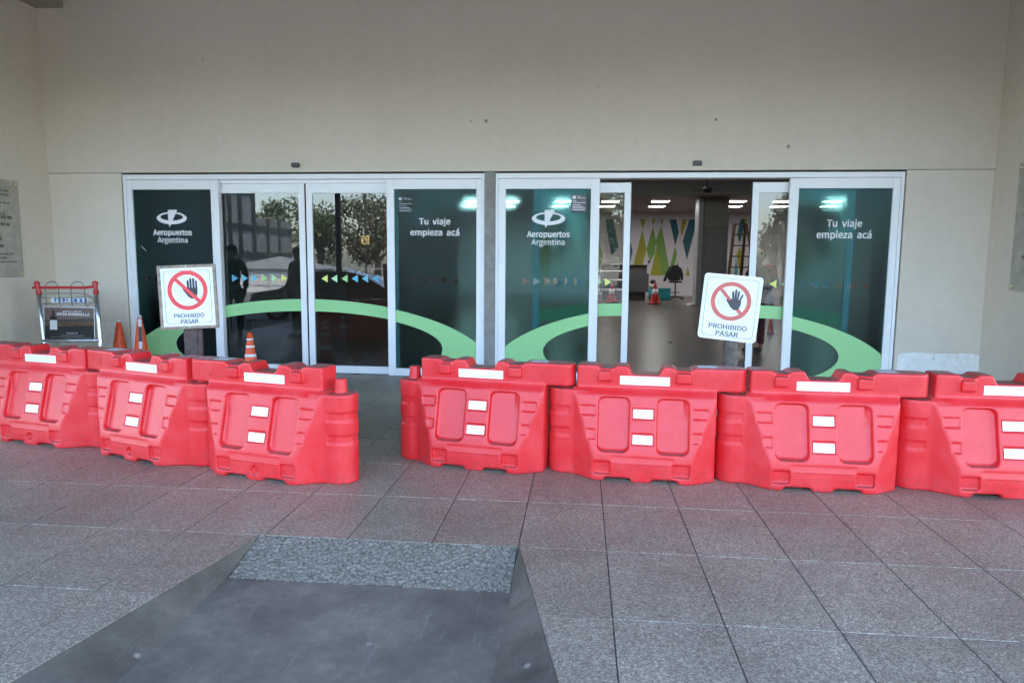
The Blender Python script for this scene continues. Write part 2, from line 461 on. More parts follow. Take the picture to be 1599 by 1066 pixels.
# ------------------------------------------------------------------ mesh helpers
class MB:
    def __init__(s):
        s.v = []
        s.f = []

    def add(s, vs, fs):
        o = len(s.v)
        s.v += [tuple(v) for v in vs]
        s.f += [tuple(i + o for i in f) for f in fs]
        return s

    def box(s, a, b):
        x0, y0, z0 = a
        x1, y1, z1 = b
        v = [(x0, y0, z0), (x1, y0, z0), (x1, y1, z0), (x0, y1, z0), (x0, y0, z1), (x1, y0, z1), (x1, y1, z1), (x0, y1, z1)]
        return s.add(v, [(0, 3, 2, 1), (4, 5, 6, 7), (0, 1, 5, 4), (1, 2, 6, 5), (2, 3, 7, 6), (3, 0, 4, 7)])

    def prism_y(s, poly, y0, y1):
        """poly: (x, z) counter-clockwise seen from -y; y0 is the near face"""
        n = len(poly)
        a = sum(poly[i][0] * poly[(i + 1) % n][1] - poly[(i + 1) % n][0] * poly[i][1] for i in range(n))
        if a < 0:
            poly = poly[::-1]
        v = [(x, y0, z) for x, z in poly] + [(x, y1, z) for x, z in poly]
        f = [tuple(range(n)), tuple(range(2 * n - 1, n - 1, -1))]
        f += [(i, i + n, (i + 1) % n + n, (i + 1) % n) for i in range(n)]
        return s.add(v, f)

    def prism_z(s, poly, z0, z1):
        n = len(poly)
        a = sum(poly[i][0] * poly[(i + 1) % n][1] - poly[(i + 1) % n][0] * poly[i][1] for i in range(n))
        if a < 0:
            poly = poly[::-1]
        zb = z0 if callable(z0) else (lambda x, y: z0)
        zt = z1 if callable(z1) else (lambda x, y: z1)
        v = [(x, y, zb(x, y)) for x, y in poly] + [(x, y, zt(x, y)) for x, y in poly]
        f = [tuple(range(n - 1, -1, -1)), tuple(range(n, 2 * n))]
        f += [(i, (i + 1) % n, (i + 1) % n + n, i + n) for i in range(n)]
        return s.add(v, f)

    def tube(s, pts, r, n=10, caps=True, r2=None):
        pts = [Vector(p) for p in pts]
        k = len(pts)
        rs = r if isinstance(r, (list, tuple)) else [r] * k
        up = Vector((0, 0, 1))
        v = []
        prev = None
        for i, p in enumerate(pts):
            t = (pts[min(i + 1, k - 1)] - pts[max(i - 1, 0)]).normalized()
            if prev is None:
                a = t.cross(up)
                if a.length < 1e-3:
                    a = t.cross(Vector((1, 0, 0)))
                a.normalize()
            else:
                a = (prev - t * prev.dot(t)).normalized()
            prev = a
            b = t.cross(a)
            for j in range(n):
                q = 2 * pi * j / n
                v.append(p + (a * cos(q) + b * sin(q)) * rs[i])
        f = []
        for i in range(k - 1):
            for j in range(n):
                f.append((i * n + j, i * n + (j + 1) % n, (i + 1) * n + (j + 1) % n, (i + 1) * n + j))
        if caps:
            f.append(tuple(range(n - 1, -1, -1)))
            f.append(tuple(range((k - 1) * n, k * n)))
        return s.add(v, f)

    def lathe(s, prof, c=(0, 0, 0), n=28):
        v = []
        for r, z in prof:
            for j in range(n):
                q = 2 * pi * j / n
                v.append((c[0] + r * cos(q), c[1] + r * sin(q), c[2] + z))
        k = len(prof)
        f = [tuple(range(n - 1, -1, -1)), tuple(range((k - 1) * n, k * n))]
        for i in range(k - 1):
            for j in range(n):
                f.append((i * n + j, i * n + (j + 1) % n, (i + 1) * n + (j + 1) % n, (i + 1) * n + j))
        return s.add(v, f)

    def mesh(s, name, m=None, smooth=False):
        me = bpy.data.meshes.new(name)
        me.from_pydata(s.v, [], s.f)
        bm = bmesh.new()
        bm.from_mesh(me)
        bmesh.ops.recalc_face_normals(bm, faces=bm.faces)
        bm.to_mesh(me)
        bm.free()
        if m:
            me.materials.append(MT[m] if isinstance(m, str) else m)
        if smooth:
            me.polygons.foreach_set('use_smooth', [True] * len(me.polygons))
        me.update()
        return me

    def obj(s, name, m, parent=None, smooth=False, bevel=0.0, loc=None, rot=None):
        return link(name, s.mesh(name, m, smooth), parent, bevel, loc, rot)


def link(name, me, parent=None, bevel=0.0, loc=None, rot=None):
    o = bpy.data.objects.new(name, me)
    COL.objects.link(o)
    if parent:
        o.parent = parent
    if loc:
        o.location = loc
    if rot:
        o.rotation_euler = rot
    if bevel:
        b = o.modifiers.new('bevel', 'BEVEL')
        b.width = bevel
        b.segments = 2
        b.limit_method = 'ANGLE'
        b.angle_limit = radians(50)
    return o


def tag(o, label=None, cat=None, group=None, kind=None):
    if label:
        o['label'] = label
    if cat:
        o['category'] = cat
    if group:
        o['group'] = group
    if kind:
        o['kind'] = kind
    return o


def thing(name, label, cat, loc=(0, 0, 0), rz=0.0, group=None):
    o = bpy.data.objects.new(name, None)
    COL.objects.link(o)
    o.empty_display_size = 0.1
    o.location = loc
    o.rotation_euler = (0, 0, rz)
    return tag(o, label, cat, group)


def copy_tree(o, loc=None, rz=None, label=None, parent=None):
    c = o.copy()
    COL.objects.link(c)
    if parent:
        c.parent = parent
    if loc:
        c.location = loc
    if rz is not None:
        c.rotation_euler = (0, 0, rz)
    if label:
        c['label'] = label
    for ch in list(o.children):
        copy_tree(ch, parent=c)
    return c


import os as _os
FONT = None
try:
    _fp = _os.path.join(bpy.utils.resource_path('LOCAL'), 'datafiles', 'fonts', 'Noto Sans CJK Regular.woff2')
    if _os.path.exists(_fp):
        FONT = bpy.data.fonts.load(_fp)
except Exception:
    FONT = None


def _cap():
    cu = bpy.data.curves.new('t', 'FONT')
    cu.body = 'H'
    cu.size = 1.0
    if FONT:
        cu.font = FONT
    o = bpy.data.objects.new('t', cu)
    COL.objects.link(o)
    dg = bpy.context.evaluated_depsgraph_get()
    me = bpy.data.meshes.new_from_object(o.evaluated_get(dg))
    bpy.data.objects.remove(o)
    return max(v.co.y for v in me.vertices)


CAPU = _cap()


def text_obj(s, cx, cz, width, cap, y, m, parent, name='lettering', bold=0.0, spacing=1.0):
    """lettering on a plane facing -y, centred on (cx, cz) with the given width and capital height"""
    cu = bpy.data.curves.new('t', 'FONT')
    cu.body = s
    if FONT:
        cu.font = FONT
    cu.size = 1.0
    cu.offset = bold
    cu.space_character = spacing
    cu.extrude = 0.002
    cu.resolution_u = 5
    o = bpy.data.objects.new('t', cu)
    COL.objects.link(o)
    dg = bpy.context.evaluated_depsgraph_get()
    me = bpy.data.meshes.new_from_object(o.evaluated_get(dg))
    bpy.data.objects.remove(o)
    me.name = name
    co = np.empty(len(me.vertices) * 3, np.float32)
    me.vertices.foreach_get('co', co)
    co = co.reshape(-1, 3)
    x0, x1 = co[:, 0].min(), co[:, 0].max()
    capu = CAPU
    sx = width / (x1 - x0)
    sz = cap / capu if cap else sx
    out = np.empty_like(co)
    out[:, 0] = (co[:, 0] - (x0 + x1) / 2) * sx + cx
    out[:, 2] = co[:, 1] * sz + cz - capu * sz / 2
    out[:, 1] = y - co[:, 2] * 0.3
    me.vertices.foreach_set('co', out.ravel())
    me.materials.clear()
    me.materials.append(MT[m])
    me.update()
    return link(name, me, parent)


def ellipse_pts(cx, cz, a, b, n=48, t0=0, t1=2 * pi):
    return [(cx + a * cos(t0 + (t1 - t0) * i / n), cz + b * sin(t0 + (t1 - t0) * i / n)) for i in range(n)]


def ring(mb, c1, a1, b1, c2, a2, b2, y0, y1, n=56):
    o = ellipse_pts(c1[0], c1[1], a1, b1, n)
    i = ellipse_pts(c2[0], c2[1], a2, b2, n)
    v = [(x, y0, z) for x, z in o] + [(x, y0, z) for x, z in i] + [(x, y1, z) for x, z in o] + [(x, y1, z) for x, z in i]
    f = []
    for k in range(n):
        q = (k + 1) % n
        f += [(k, q, n + q, n + k), (2 * n + k, 3 * n + k, 3 * n + q, 2 * n + q), (k, 2 * n + k, 2 * n + q, q), (n + k, n + q, 3 * n + q, 3 * n + k)]
    return mb.add(v, f)


def frame_boxes(mb, x0, x1, z0, z1, l, r, b, t, ya, yb):
    """four members of a rectangular frame, butted end to end"""
    mb.box((x0, ya, z0), (x0 + l, yb, z1))
    mb.box((x1 - r, ya, z0), (x1, yb, z1))
    mb.box((x0 + l, ya, z0), (x1 - r, yb, z0 + b))
    mb.box((x0 + l, ya, z1 - t), (x1 - r, yb, z1))


# ================================================================== SETTING
XL, XR = -7.56, 5.135          # side walls of the recess
YF = 9.50                      # plane of the door frames
ZC = 5.13                      # soffit
ZH = 2.795                     # underside of the wall above the doors

# ---- ground
g = MB().box((-300, -330, -0.6), (300, 300, -0.2)).obj('ground', 'ground')
tag(g, kind='structure')
g = MB().box((-120, -42, -0.3), (120, 1.0, -0.15)).obj('road', 'asphalt')
tag(g, kind='structure')

TX0, TPX = -0.322, 0.4965
TY0, TPY = 3.785, 0.752
YK = 1.15                        # kerb line behind / below the camera
rl = lambda y: -1.835 + (3.785 - y) * -0.195      # left edge of the ramp cut-out
rr = lambda y: -0.315 + (3.785 - y) * 0.205
# bed under the tiles, cut away at the ramp
bed = MB()
bed.box((-12, 3.785, -0.4), (9, 9.44, -0.0035))
bed.prism_z([(-12, YK), (rl(YK), YK), (rl(3.785), 3.785), (-12, 3.785)], -0.4, -0.0035)
bed.prism_z([(9, YK), (rr(YK), YK), (rr(3.785), 3.785), (9, 3.785)], -0.4, -0.0035)
pavement = bed.obj('pavement', 'joint')
tag(pavement, kind='structure')


def clip(poly, a, b, c):
    """keep a*x + b*y <= c"""
    out = []
    for i in range(len(poly)):
        p, q = poly[i], poly[(i + 1) % len(poly)]
        dp, dq = a * p[0] + b * p[1] - c, a * q[0] + b * q[1] - c
        if dp <= 0:
            out.append(p)
        if dp * dq < 0:
            t = dp / (dp - dq)
            out.append((p[0] + (q[0] - p[0]) * t, p[1] + (q[1] - p[1]) * t))
    return out


GX, GY = 0.0065, 0.005
full = MB()
hx, hy, c = TPX / 2 - GX / 2, TPY / 2 - GY / 2, 0.003
full.add([(-hx, -hy, -0.03), (hx, -hy, -0.03), (hx, hy, -0.03), (-hx, hy, -0.03),
          (-hx, -hy, -c), (hx, -hy, -c), (hx, hy, -c), (-hx, hy, -c),
          (-hx + c, -hy + c, 0), (hx - c, -hy + c, 0), (hx - c, hy - c, 0), (-hx + c, hy - c, 0)],
         [(0, 3, 2, 1), (8, 9, 10, 11)] + [(i, (i + 1) % 4, (i + 1) % 4 + 4, i + 4) for i in range(4)] + [(i + 4, (i + 1) % 4 + 4, (i + 1) % 4 + 8, i + 8) for i in range(4)])
full_me = full.mesh('floor_tile', 'terrazzo')
ntile = 0
rest = MB()
for j in range(-4, 8):
    yc = TY0 + (j + 0.5) * TPY
    if yc - TPY / 2 < YK - 0.3:
        continue
    for i in range(-22, 18):
        xc = TX0 + (i + 0.5) * TPX
        y0, y1 = max(yc - hy, YK), min(yc + hy, 9.44)
        if y1 - y0 < 0.03 or xc + hx < XL + 0.02 or xc - hx > XR - 0.02:
            continue
        if xc < -0.93 * yc - 0.9 or xc > 0.66 * yc + 0.8:
            seen = False
        else:
            seen = yc > 1.9
        if yc > 5.5 and (-12 < xc < -4.2 or xc > 0.3):
            seen = seen and (yc < 6.0)
        dz = random.uniform(-0.0004, 0.0004)
        whole = (y1 - y0) > 2 * hy - 1e-4 and xc - hx > XL and xc + hx < XR
        ramped = yc < 3.785 and xc + hx > rl(y0) and xc - hx < rr(y0)
        if whole and not ramped:
            if seen and ntile < 270:
                o = link('floor_tile', full_me, pavement, loc=(xc, yc, dz))
                ntile += 1
            else:
                rest.add([(v[0] + xc, v[1] + yc, v[2] + dz) for v in full.v], full.f)
            continue
        sq = [(max(xc - hx, XL + .003), y0), (min(xc + hx, XR - .003), y0), (min(xc + hx, XR - .003), y1), (max(xc - hx, XL + .003), y1)]
        pieces = []
        if ramped:
            # left of the left edge / right of the right edge
            pieces.append(clip(sq, 1, -0.195, -1.835 - 0.195 * 3.785 - 0.004))
            pieces.append(clip(sq, -1, -0.205, 0.315 - 0.205 * 3.785 - 0.004))
        else:
            pieces.append(sq)
        for p in pieces:
            if len(p) < 3:
                continue
            w = max(q[0] for q in p) - min(q[0] for q in p)
            if w < 0.02:
                continue
            if seen and ntile < 290:
                MB().prism_z(p, -0.03, dz).obj('floor_tile', 'terrazzo', pavement)
                ntile += 1
            else:
                rest.prism_z(p, -0.03, dz)
tag(rest.obj('far_tiles', 'terrazzo', pavement), kind='stuff')

# ---- kerb ramp: pebbled strip, smooth slab and two flares
ramp_o = thing('kerb_ramp', None, None, (0, 0, 0))
tag(ramp_o, kind='structure')
ZS1, ZS2 = -0.088, -0.135
YM = 3.41
xl_in, xr_in = -1.845, -0.325
sl = MB()
sl.prism_z([(xl_in, YK - .1), (xr_in, YK - .1), (xr_in, YM), (xl_in, YM)], -0.4, lambda x, y: ZS1 + (YM - y) / (YM - YK) * (ZS2 - ZS1) - (0.0))
sl.obj('ramp_slab', 'slab', ramp_o)
for side in (0, 1):
    fl = MB()
    xi = xl_in if side == 0 else xr_in
    e = rl if side == 0 else rr
    n = 14
    vs = []
    for k in range(n + 1):
        y = 3.785 + (YK - 3.785) * k / n
        zi = (ZS1 * (3.785 - y) / (3.785 - YM)) if y > YM else ZS1 + (YM - y) / (YM - YK) * (ZS2 - ZS1)
        xo = e(y) + random.uniform(-0.004, 0.004) * (k > 0)
        vs += [(xo, y, -0.003), (xi, y, zi + 0.004), (xo, y, -0.4), (xi, y, -0.4)]
    fs = []
    for k in range(n):
        a, b = 4 * k, 4 * (k + 1)
        fs += [(a, b, b + 1, a + 1), (a + 2, a + 3, b + 3, b + 2), (a, a + 2, b + 2, b), (a + 1, b + 1, b + 3, a + 3)]
    fs += [(0, 1, 3, 2), (4 * n, 4 * n + 2, 4 * n + 3, 4 * n + 1)]
    fl.add(vs, fs)
    fl.obj('ramp_flare', 'flare', ramp_o)
# pebbled strip: a fine relief of rounded stones
nx, ny = 330, 84
xs = np.linspace(xl_in + 0.004, xr_in - 0.004, nx)
ys = np.linspace(YM + 0.001, 3.78, ny)
X, Y = np.meshgrid(xs, ys)
pts = np.random.rand(6500, 2)
pts[:, 0] = xl_in + pts[:, 0] * (xr_in - xl_in)
pts[:, 1] = YM + pts[:, 1] * 0.375
rad = np.random.uniform(0.006, 0.012, 6500)
Z = np.zeros_like(X)
dx, dy = xs[1] - xs[0], ys[1] - ys[0]
for (px, py), r in zip(pts, rad):
    i0, i1 = max(0, int((px - r - xs[0]) / dx)), min(nx, int((px + r - xs[0]) / dx) + 2)
    j0, j1 = max(0, int((py - r - ys[0]) / dy)), min(ny, int((py + r - ys[0]) / dy) + 2)
    if i0 >= i1 or j0 >= j1:
        continue
    d = 1 - ((X[j0:j1, i0:i1] - px) ** 2 + (Y[j0:j1, i0:i1] - py) ** 2) / r ** 2
    Z[j0:j1, i0:i1] = np.maximum(Z[j0:j1, i0:i1], np.sqrt(np.clip(d, 0, 1)) * r * 0.75)
Z += ZS1 * (3.785 - Y) / (3.785 - YM) - 0.006
peb = bpy.data.meshes.new('pebbled_strip')
V = np.stack([X, Y, Z], -1).reshape(-1, 3)
idx = np.arange(nx * ny).reshape(ny, nx)
Fq = np.stack([idx[:-1, :-1], idx[:-1, 1:], idx[1:, 1:], idx[1:, :-1]], -1).reshape(-1, 4)
peb.from_pydata(V.tolist(), [], Fq.tolist())
peb.materials.append(MT['pebble'])
peb.polygons.foreach_set('use_smooth', [True] * len(peb.polygons))
tag(link('pebbled_strip', peb, ramp_o), kind='stuff')
MB().prism_z([(xl_in, YM), (xr_in, YM), (xr_in, 3.785), (xl_in, 3.785)], -0.4, lambda x, y: ZS1 * (3.785 - y) / (3.785 - YM) - 0.008).obj('strip_bed', 'joint', ramp_o)

# ---- terminal building front
bld = thing('terminal_building', 'cream plastered terminal front with recessed entrance under a dark canopy', 'building', (-1.2, 9.5, 0))


def bpart(mb, name, m, bevel=0.0, label=None, parent=None):
    me = mb.mesh(name, m)
    if parent is None:
        me.transform(Matrix.Translation((1.2, -9.5, 0)))
        o = link(name, me, bld, bevel)
    else:
        me.transform(Matrix.Translation((1.2, -9.5, 0)))
        o = link(name, me, parent, bevel)
    if label:
        o['label'] = label
    return o


hw = bpart(MB().box((XL, YF - 0.045, ZH), (XR, YF + 0.3, ZC + 0.3)), 'header_wall', 'wall', 0.004)
fl_l = bpart(MB().box((XL, YF - 0.02, 0), (-6.47, YF + 0.3, ZH - 0.004)), 'flank_wall', 'flank', 0.004)
fl_r = bpart(MB().box((4.09, YF - 0.02, 0), (XR, YF + 0.3, ZH - 0.004)), 'flank_wall', 'flank', 0.004)
bpart(MB().box((XL - 0.4, 7.4, -0.1), (XL, YF + 0.3, ZC)), 'side_wall', 'wall', 0.004)
bpart(MB().box((XR, 7.4, -0.1), (XR + 0.4, YF + 0.3, ZC)), 'side_wall', 'wall', 0.004)
bpart(MB().box((-16, 9.0, -0.1), (XL - 0.4, 9.4, ZC)), 'outer_wall', 'wall', 0.004)
bpart(MB().box((XR + 0.4, 9.0, -0.1), (13, 9.4, ZC)), 'outer_wall', 'wall', 0.004)
bpart(MB().box((-16, -1.1, ZC + 0.001), (13, YF - 0.045, ZC + 0.28)), 'canopy_roof', 'ceiling')
for k in range(4):
    x = (XL + 0.25) if k == 0 else (XL + 0.25 + k * 4.25)
    if k == 0:
        bpart(MB().box((XL + 0.002, -1.1, ZC - 0.11), (XL + 0.40, YF - 0.047, ZC)), 'canopy_beam', 'beam', 0.004)
bpart(MB().box((-16, -1.25, ZC - 0.50), (13, -1.1, ZC + 0.35)), 'unseen_drop_fascia', 'beam', 0.004)  # unseen front edge, lowered to keep sky light off the upper wall
bpart(MB().box((-1.30, YF - 0.03, 0), (-1.157, YF + 0.2, ZH - 0.003)), 'concrete_pillar', 'concrete', 0.004)
# black filler paints the shade in the slot between frames and wall above
bpart(MB().box((-6.47, YF + 0.02, 2.772), (-1.302, YF + 0.3, ZH - 0.001)).box((-1.155, YF + 0.02, 2.772), (4.09, YF + 0.3, ZH - 0.001)), 'painted_gap_shade', 'gap')


def blob(cx, cz, w, h, seed, n=40, rough=0.03):
    rnd = random.Random(seed)
    out = []
    for i in range(n):
        t = 2 * pi * i / n
        k = 9
        rx = (abs(cos(t)) ** (2 / k)) * (1 if cos(t) > 0 else -1)
        rz = (abs(sin(t)) ** (2 / k)) * (1 if sin(t) > 0 else -1)
        out.append((cx + rx * w / 2 * (1 + rnd.uniform(-rough, rough) * 0.25), cz + rz * h / 2 * (1 + rnd.uniform(-rough, rough))))
    return out


p0, p1 = at(1400, 541, YF), at(1527, 580, YF)
bpart(MB().prism_y(blob((p0.x + p1.x) / 2 + .01, 0.2, p1.x - p0.x, 0.46 + 0.08, 3), YF - 0.0215, YF - 0.019), 'primer_patch', 'patch', label='white painted-over patch low on the right flank', parent=fl_r)
q0, q1 = at(1456, 548, YF), at(1494, 566, YF)
pm = []
for i in range(15):
    t = pi * (1.15 - 1.3 * i / 14)
    pm.append(((q0.x + q1.x) / 2 + (q1.x - q0.x) / 2 * cos(t), YF - 0.0235, (q0.z + q1.z) / 2 + (q0.z - q1.z) / 2 * sin(t)))
bpart(MB().tube(pm, 0.005, 5), 'trowel_mark', 'wall', parent=fl_r)
p0, p1 = at(158, 505, YF), at(192, 545, YF)
bpart(MB().prism_y(blob((p0.x + p1.x) / 2, p0.z - 0.2, (p1.x - p0.x), 0.44, 5), YF - 0.0215, YF - 0.019), 'primer_patch', 'patch', label='pale painted-over patch low on the left flank', parent=fl_l)
for (px, py, r) in ((759, 189, 0.022), (1118, 187, 0.018), (1231, 229, 0.022), (735, 190, 0.012)):
    q = at(px, py, YF - 0.045)
    bpart(MB().prism_y(ellipse_pts(q.x, q.z, r, r * 1.1, 12), YF - 0.047, YF - 0.044), 'wall_scar', 'concrete', parent=hw)

# motion sensors over the doors
for (px, py, lab) in ((462, 258, 'small black motion sensor above the left pair of doors'), (1089, 255, 'small black motion sensor above the open doorway')):
    q = at(px, py, YF - 0.05)
    s = thing('motion_sensor', lab, 'sensor', (q.x, YF - 0.045, q.z), group='motion sensors over the doors')
    MB().prism_y([(-.055, -.022), (-.045, -.032), (.045, -.032), (.055, -.022), (.055, .02), (.045, .03), (-.045, .03), (-.055, .02)], -0.04, 0).obj('housing', 'sensor', s, bevel=0.006)
    MB().prism_y([(-.04, -.024), (.04, -.024), (.036, .006), (-.036, .006)], -0.044, -0.038).obj('lens', 'sensor', s)

# ---- plaques on the side walls
def plaque(x, sgn, y0, y1, z0, z1, label, seed):
    rnd = random.Random(seed)
    t = thing('stone_plaque', label, 'plaque', (x, (y0 + y1) / 2, (z0 + z1) / 2), group=None)
    w, h = (y1 - y0) / 2, (z1 - z0) / 2
    s = MB().box((min(0, sgn * .025), -w, -h), (max(0, sgn * .025), w, h)).obj('slab', 'marble', t, bevel=0.003)
    for (yy, zz) in ((-w + .05, -h + .05), (w - .05, -h + .05), (-w + .05, h - .05), (w - .05, h - .05)):
        MB().tube([(sgn * .024, yy, zz), (sgn * .04, yy, zz)], [0.022, 0.016], 12).obj('brass_stud', 'brass', t)
    lines = MB()
    z = h - 0.16
    while z > -h + 0.14:
        y = -w + 0.12
        big = rnd.random() < 0.15
        hgt = 0.02 if not big else 0.04
        yend = w - 0.14 - rnd.random() * 0.25
        while y < yend:
            l = rnd.uniform(0.03, 0.09)
            a, b = sgn * .0245, sgn * .0262
            lines.box((min(a, b), y, z), (max(a, b), min(y + l, w - .08), z + hgt))
            y += l + 0.018
        z -= hgt * 2.0 + (0.06 if rnd.random() < 0.2 else 0.012)
    tag(lines.obj('engraved_text', 'engraved', t), kind='stuff')


q0, q1 = at(28, 283, 9.2), at(38, 432, 9.2)
# point on the left wall under the pixel column 30: y where x reaches XL
def on_side(px, py, X):
    d = _f + _R * ((px - 799.5) / F_PX) - _U * ((py - 533) / F_PX)
    t = X / d.x
    return Vector((X, t * d.y, H + t * d.z))


a, b, bb = on_side(25, 283, XL), on_side(35, 432, XL), on_side(25, 432, XL)
plaque(XL, 1, a.y - 1.5, (a.y + b.y) / 2, b.z, a.z, 'grey marble plaque with engraved text on the left side wall', 4)
a, b = on_side(1592, 256, XR), on_side(1583, 453, XR)
plaque(XR, -1, a.y - 1.5, (a.y + b.y) / 2, b.z, a.z, 'grey marble plaque at the right edge, mostly cut off', 9)

# ================================================================== ENTRANCE DOORS
ZT = 2.772
EC = dict(a_in=1.95, b_in=0.49, a_out=2.69, b_out=1.0)


def green_band(parent, x0, x1, zb, cx, y, lx):
    """the big green loop, clipped to one pane; lx = origin shift"""
    zc_i, zc_o = 0.385, 0.045
    n = max(8, int((x1 - x0) / 0.02))
    mb = MB()
    cols = []
    for k in range(n + 1):
        x = x0 + (x1 - x0) * k / n
        d = x - cx
        zo = zc_o + EC['b_out'] * sqrt(max(0, 1 - (d / EC['a_out']) ** 2))
        if abs(d) < EC['a_in']:
            s = EC['b_in'] * sqrt(1 - (d / EC['a_in']) ** 2)
            zi, zl = zc_i + s, zc_i - s
        else:
            zi = zl = None
        cols.append((x, zo, zi, zl))
    # refine: exact tip of the inner ellipse
    for k in range(n):
        A, B = cols[k], cols[k + 1]
        if A[2] is None and B[2] is None:
            mb.prism_y([(A[0], zb), (B[0], zb), (B[0], B[1]), (A[0], A[1])], y, y + 0.0015)
            continue
        if A[2] is None or B[2] is None:
            o, i = (A, B) if A[2] is None else (B, A)
            tip = cx + EC['a_in'] * (1 if o[0] > cx else -1)
            mb.prism_y([(o[0], zc_i), (tip, zc_i), (i[0], i[2]), (i[0], i[1]), (o[0], o[1])], y, y + 0.0015)
            mb.prism_y([(o[0], zb), (i[0], zb), (i[0], max(zb, i[3])), (tip, zc_i), (o[0], zc_i)], y, y + 0.0015)
            continue
        mb.prism_y([(A[0], A[2]), (B[0], B[2]), (B[0], B[1]), (A[0], A[1])], y, y + 0.0015)
        if max(A[3], B[3]) > zb + 0.002:
            mb.prism_y([(A[0], zb), (B[0], zb), (B[0], max(zb + .0005, B[3])), (A[0], max(zb + .0005, A[3]))], y, y + 0.0015)
    mb.v = [(v[0] - lx, v[1] - YF, v[2]) for v in mb.v]
    return mb.obj('green_band', 'band', parent)


def tri(cx, cz, w, h, right):
    return [(cx - w / 2, cz - h / 2), (cx + w / 2, cz), (cx - w / 2, cz + h / 2)] if right else [(cx + w / 2, cz - h / 2), (cx + w / 2, cz + h / 2), (cx - w / 2, cz)]


def fixed_panel(parent, lx, x0, x1, gx0, gx1, cx, right, tris, label):
    """x0..x1 outer frame, gx0..gx1 glass"""
    zb, zt = 0.105, 2.567
    fr = MB()
    frame_boxes(fr, x0, x1, 0.0, 2.70, gx0 - x0, x1 - gx1, zb, 2.70 - zt, 0.0, 0.055)
    fr.v = [(v[0] - lx, v[1], v[2]) for v in fr.v]
    P = tag(fr.obj('fixed_panel', 'alu', parent, bevel=0.004), label)
    gl = MB().box((gx0 - lx - .005, 0.026, zb - .005), (gx1 - lx + .005, 0.034, zt + .005)).obj('glass_pane', 'glass_dull', P)
    # film with a row of triangular cut-outs
    fm = MB()
    ya, yb = 0.0225, 0.0235
    h = 0.105
    tz = tris[0][1]
    fm.add([(gx0 - lx, ya, zb), (gx1 - lx, ya, zb), (gx1 - lx, ya, tz - h / 2), (gx0 - lx, ya, tz - h / 2)], [(0, 1, 2, 3)])
    fm.add([(gx0 - lx, ya, tz + h / 2), (gx1 - lx, ya, tz + h / 2), (gx1 - lx, ya, zt), (gx0 - lx, ya, zt)], [(0, 1, 2, 3)])
    w = 0.09
    prev = gx0
    for (tx, _z) in tris:
        a, b = tx - w / 2, tx + w / 2
        fm.add([(prev - lx, ya, tz - h / 2), (a - lx, ya, tz - h / 2), (a - lx, ya, tz + h / 2), (prev - lx, ya, tz + h / 2)], [(0, 1, 2, 3)])
        if right:
            fm.add([(a - lx, ya, tz + h / 2), (b - lx, ya, tz), (b - lx, ya, tz + h / 2)], [(0, 1, 2)])
            fm.add([(a - lx, ya, tz - h / 2), (b - lx, ya, tz - h / 2), (b - lx, ya, tz)], [(0, 1, 2)])
        else:
            fm.add([(b - lx, ya, tz + h / 2), (a - lx, ya, tz + h / 2), (a - lx, ya, tz)], [(0, 1, 2)])
            fm.add([(b - lx, ya, tz - h / 2), (a - lx, ya, tz), (a - lx, ya, tz - h / 2)], [(0, 1, 2)])
        prev = b
    fm.add([(prev - lx, ya, tz - h / 2), (gx1 - lx, ya, tz - h / 2), (gx1 - lx, ya, tz + h / 2), (prev - lx, ya, tz + h / 2)], [(0, 1, 2, 3)])
    me = bpy.data.meshes.new('window_film')
    me.from_pydata(fm.v, [], fm.f)
    me.materials.append(MT['film'])
    link('window_film', me, P)
    green_band(P, gx0 + .001, gx1 - .001, zb, cx, YF + 0.0195, lx)
    return P


def logo(P, lx, px, py):
    c = at(px, py, YF + 0.02)
    cx, cz = c.x - lx, c.z
    mb = MB()
    ring(mb, (cx, cz), 0.223, 0.085, (cx - .001, cz + 0.016), 0.168, 0.049, 0.0195, 0.0215)
    mb.prism_y([(cx - .055, cz + .115), (cx - .048, cz - .086), (cx - .035, cz - .127), (cx - .014, cz - .085), (cx + .013, cz - .03), (cx + .064, cz + .072), (cx + .085, cz + .118)], 0.0185, 0.0215)
    mb.obj('airport_logo', 'white', P)


def fit_text(s, P, lx, px0, px1, ycap, ybase, bold=0.0, m='white'):
    a, b = at(px0, ybase, YF + .02), at(px1, ybase, YF + .02)
    t = at((px0 + px1) / 2, ycap, YF + .02)
    bz = at((px0 + px1) / 2, ybase, YF + .02).z
    cap = t.z - bz
    text_obj(s, (a.x + b.x) / 2 - lx, bz + cap / 2, b.x - a.x, cap, 0.0205, m, P, bold=bold)


def door_unit(lx, x0, x1, label):
    D = thing('door_frame', label, 'door frame', (lx, YF, 0), group='entrance door frames')
    MB().box((x0 - lx, -0.012, 0), (x0 - lx + .04, 0.16, ZT)).obj('jamb', 'alu', D, bevel=0.004)
    MB().box((x1 - lx - .04, -0.012, 0), (x1 - lx, 0.16, ZT)).obj('jamb', 'alu', D, bevel=0.004)
    MB().box((x0 - lx + .04, -0.008, 2.704), (x1 - lx - .04, 0.05, ZT)).obj('head_rail', 'alu', D, bevel=0.004)
    return D


LX1, LX2 = -3.876, 1.457
D1 = door_unit(LX1, -6.452, -1.302, 'white frame of the closed left doorway with dark filmed side panels')
D2 = door_unit(LX2, -1.155, 4.072, 'white frame of the half open right doorway with teal side panels')
# the sliding track cover above the leaves
MB().box((-5.055 - LX1, 0.052, 2.655), (-2.655 - LX1, 0.20, 2.735)).obj('track_cover', 'alu', D1, bevel=0.003)
MB().box((0.235 - LX2, 0.052, 2.70), (2.671 - LX2, 0.20, 2.745)).obj('track_cover', 'alu', D2, bevel=0.003)

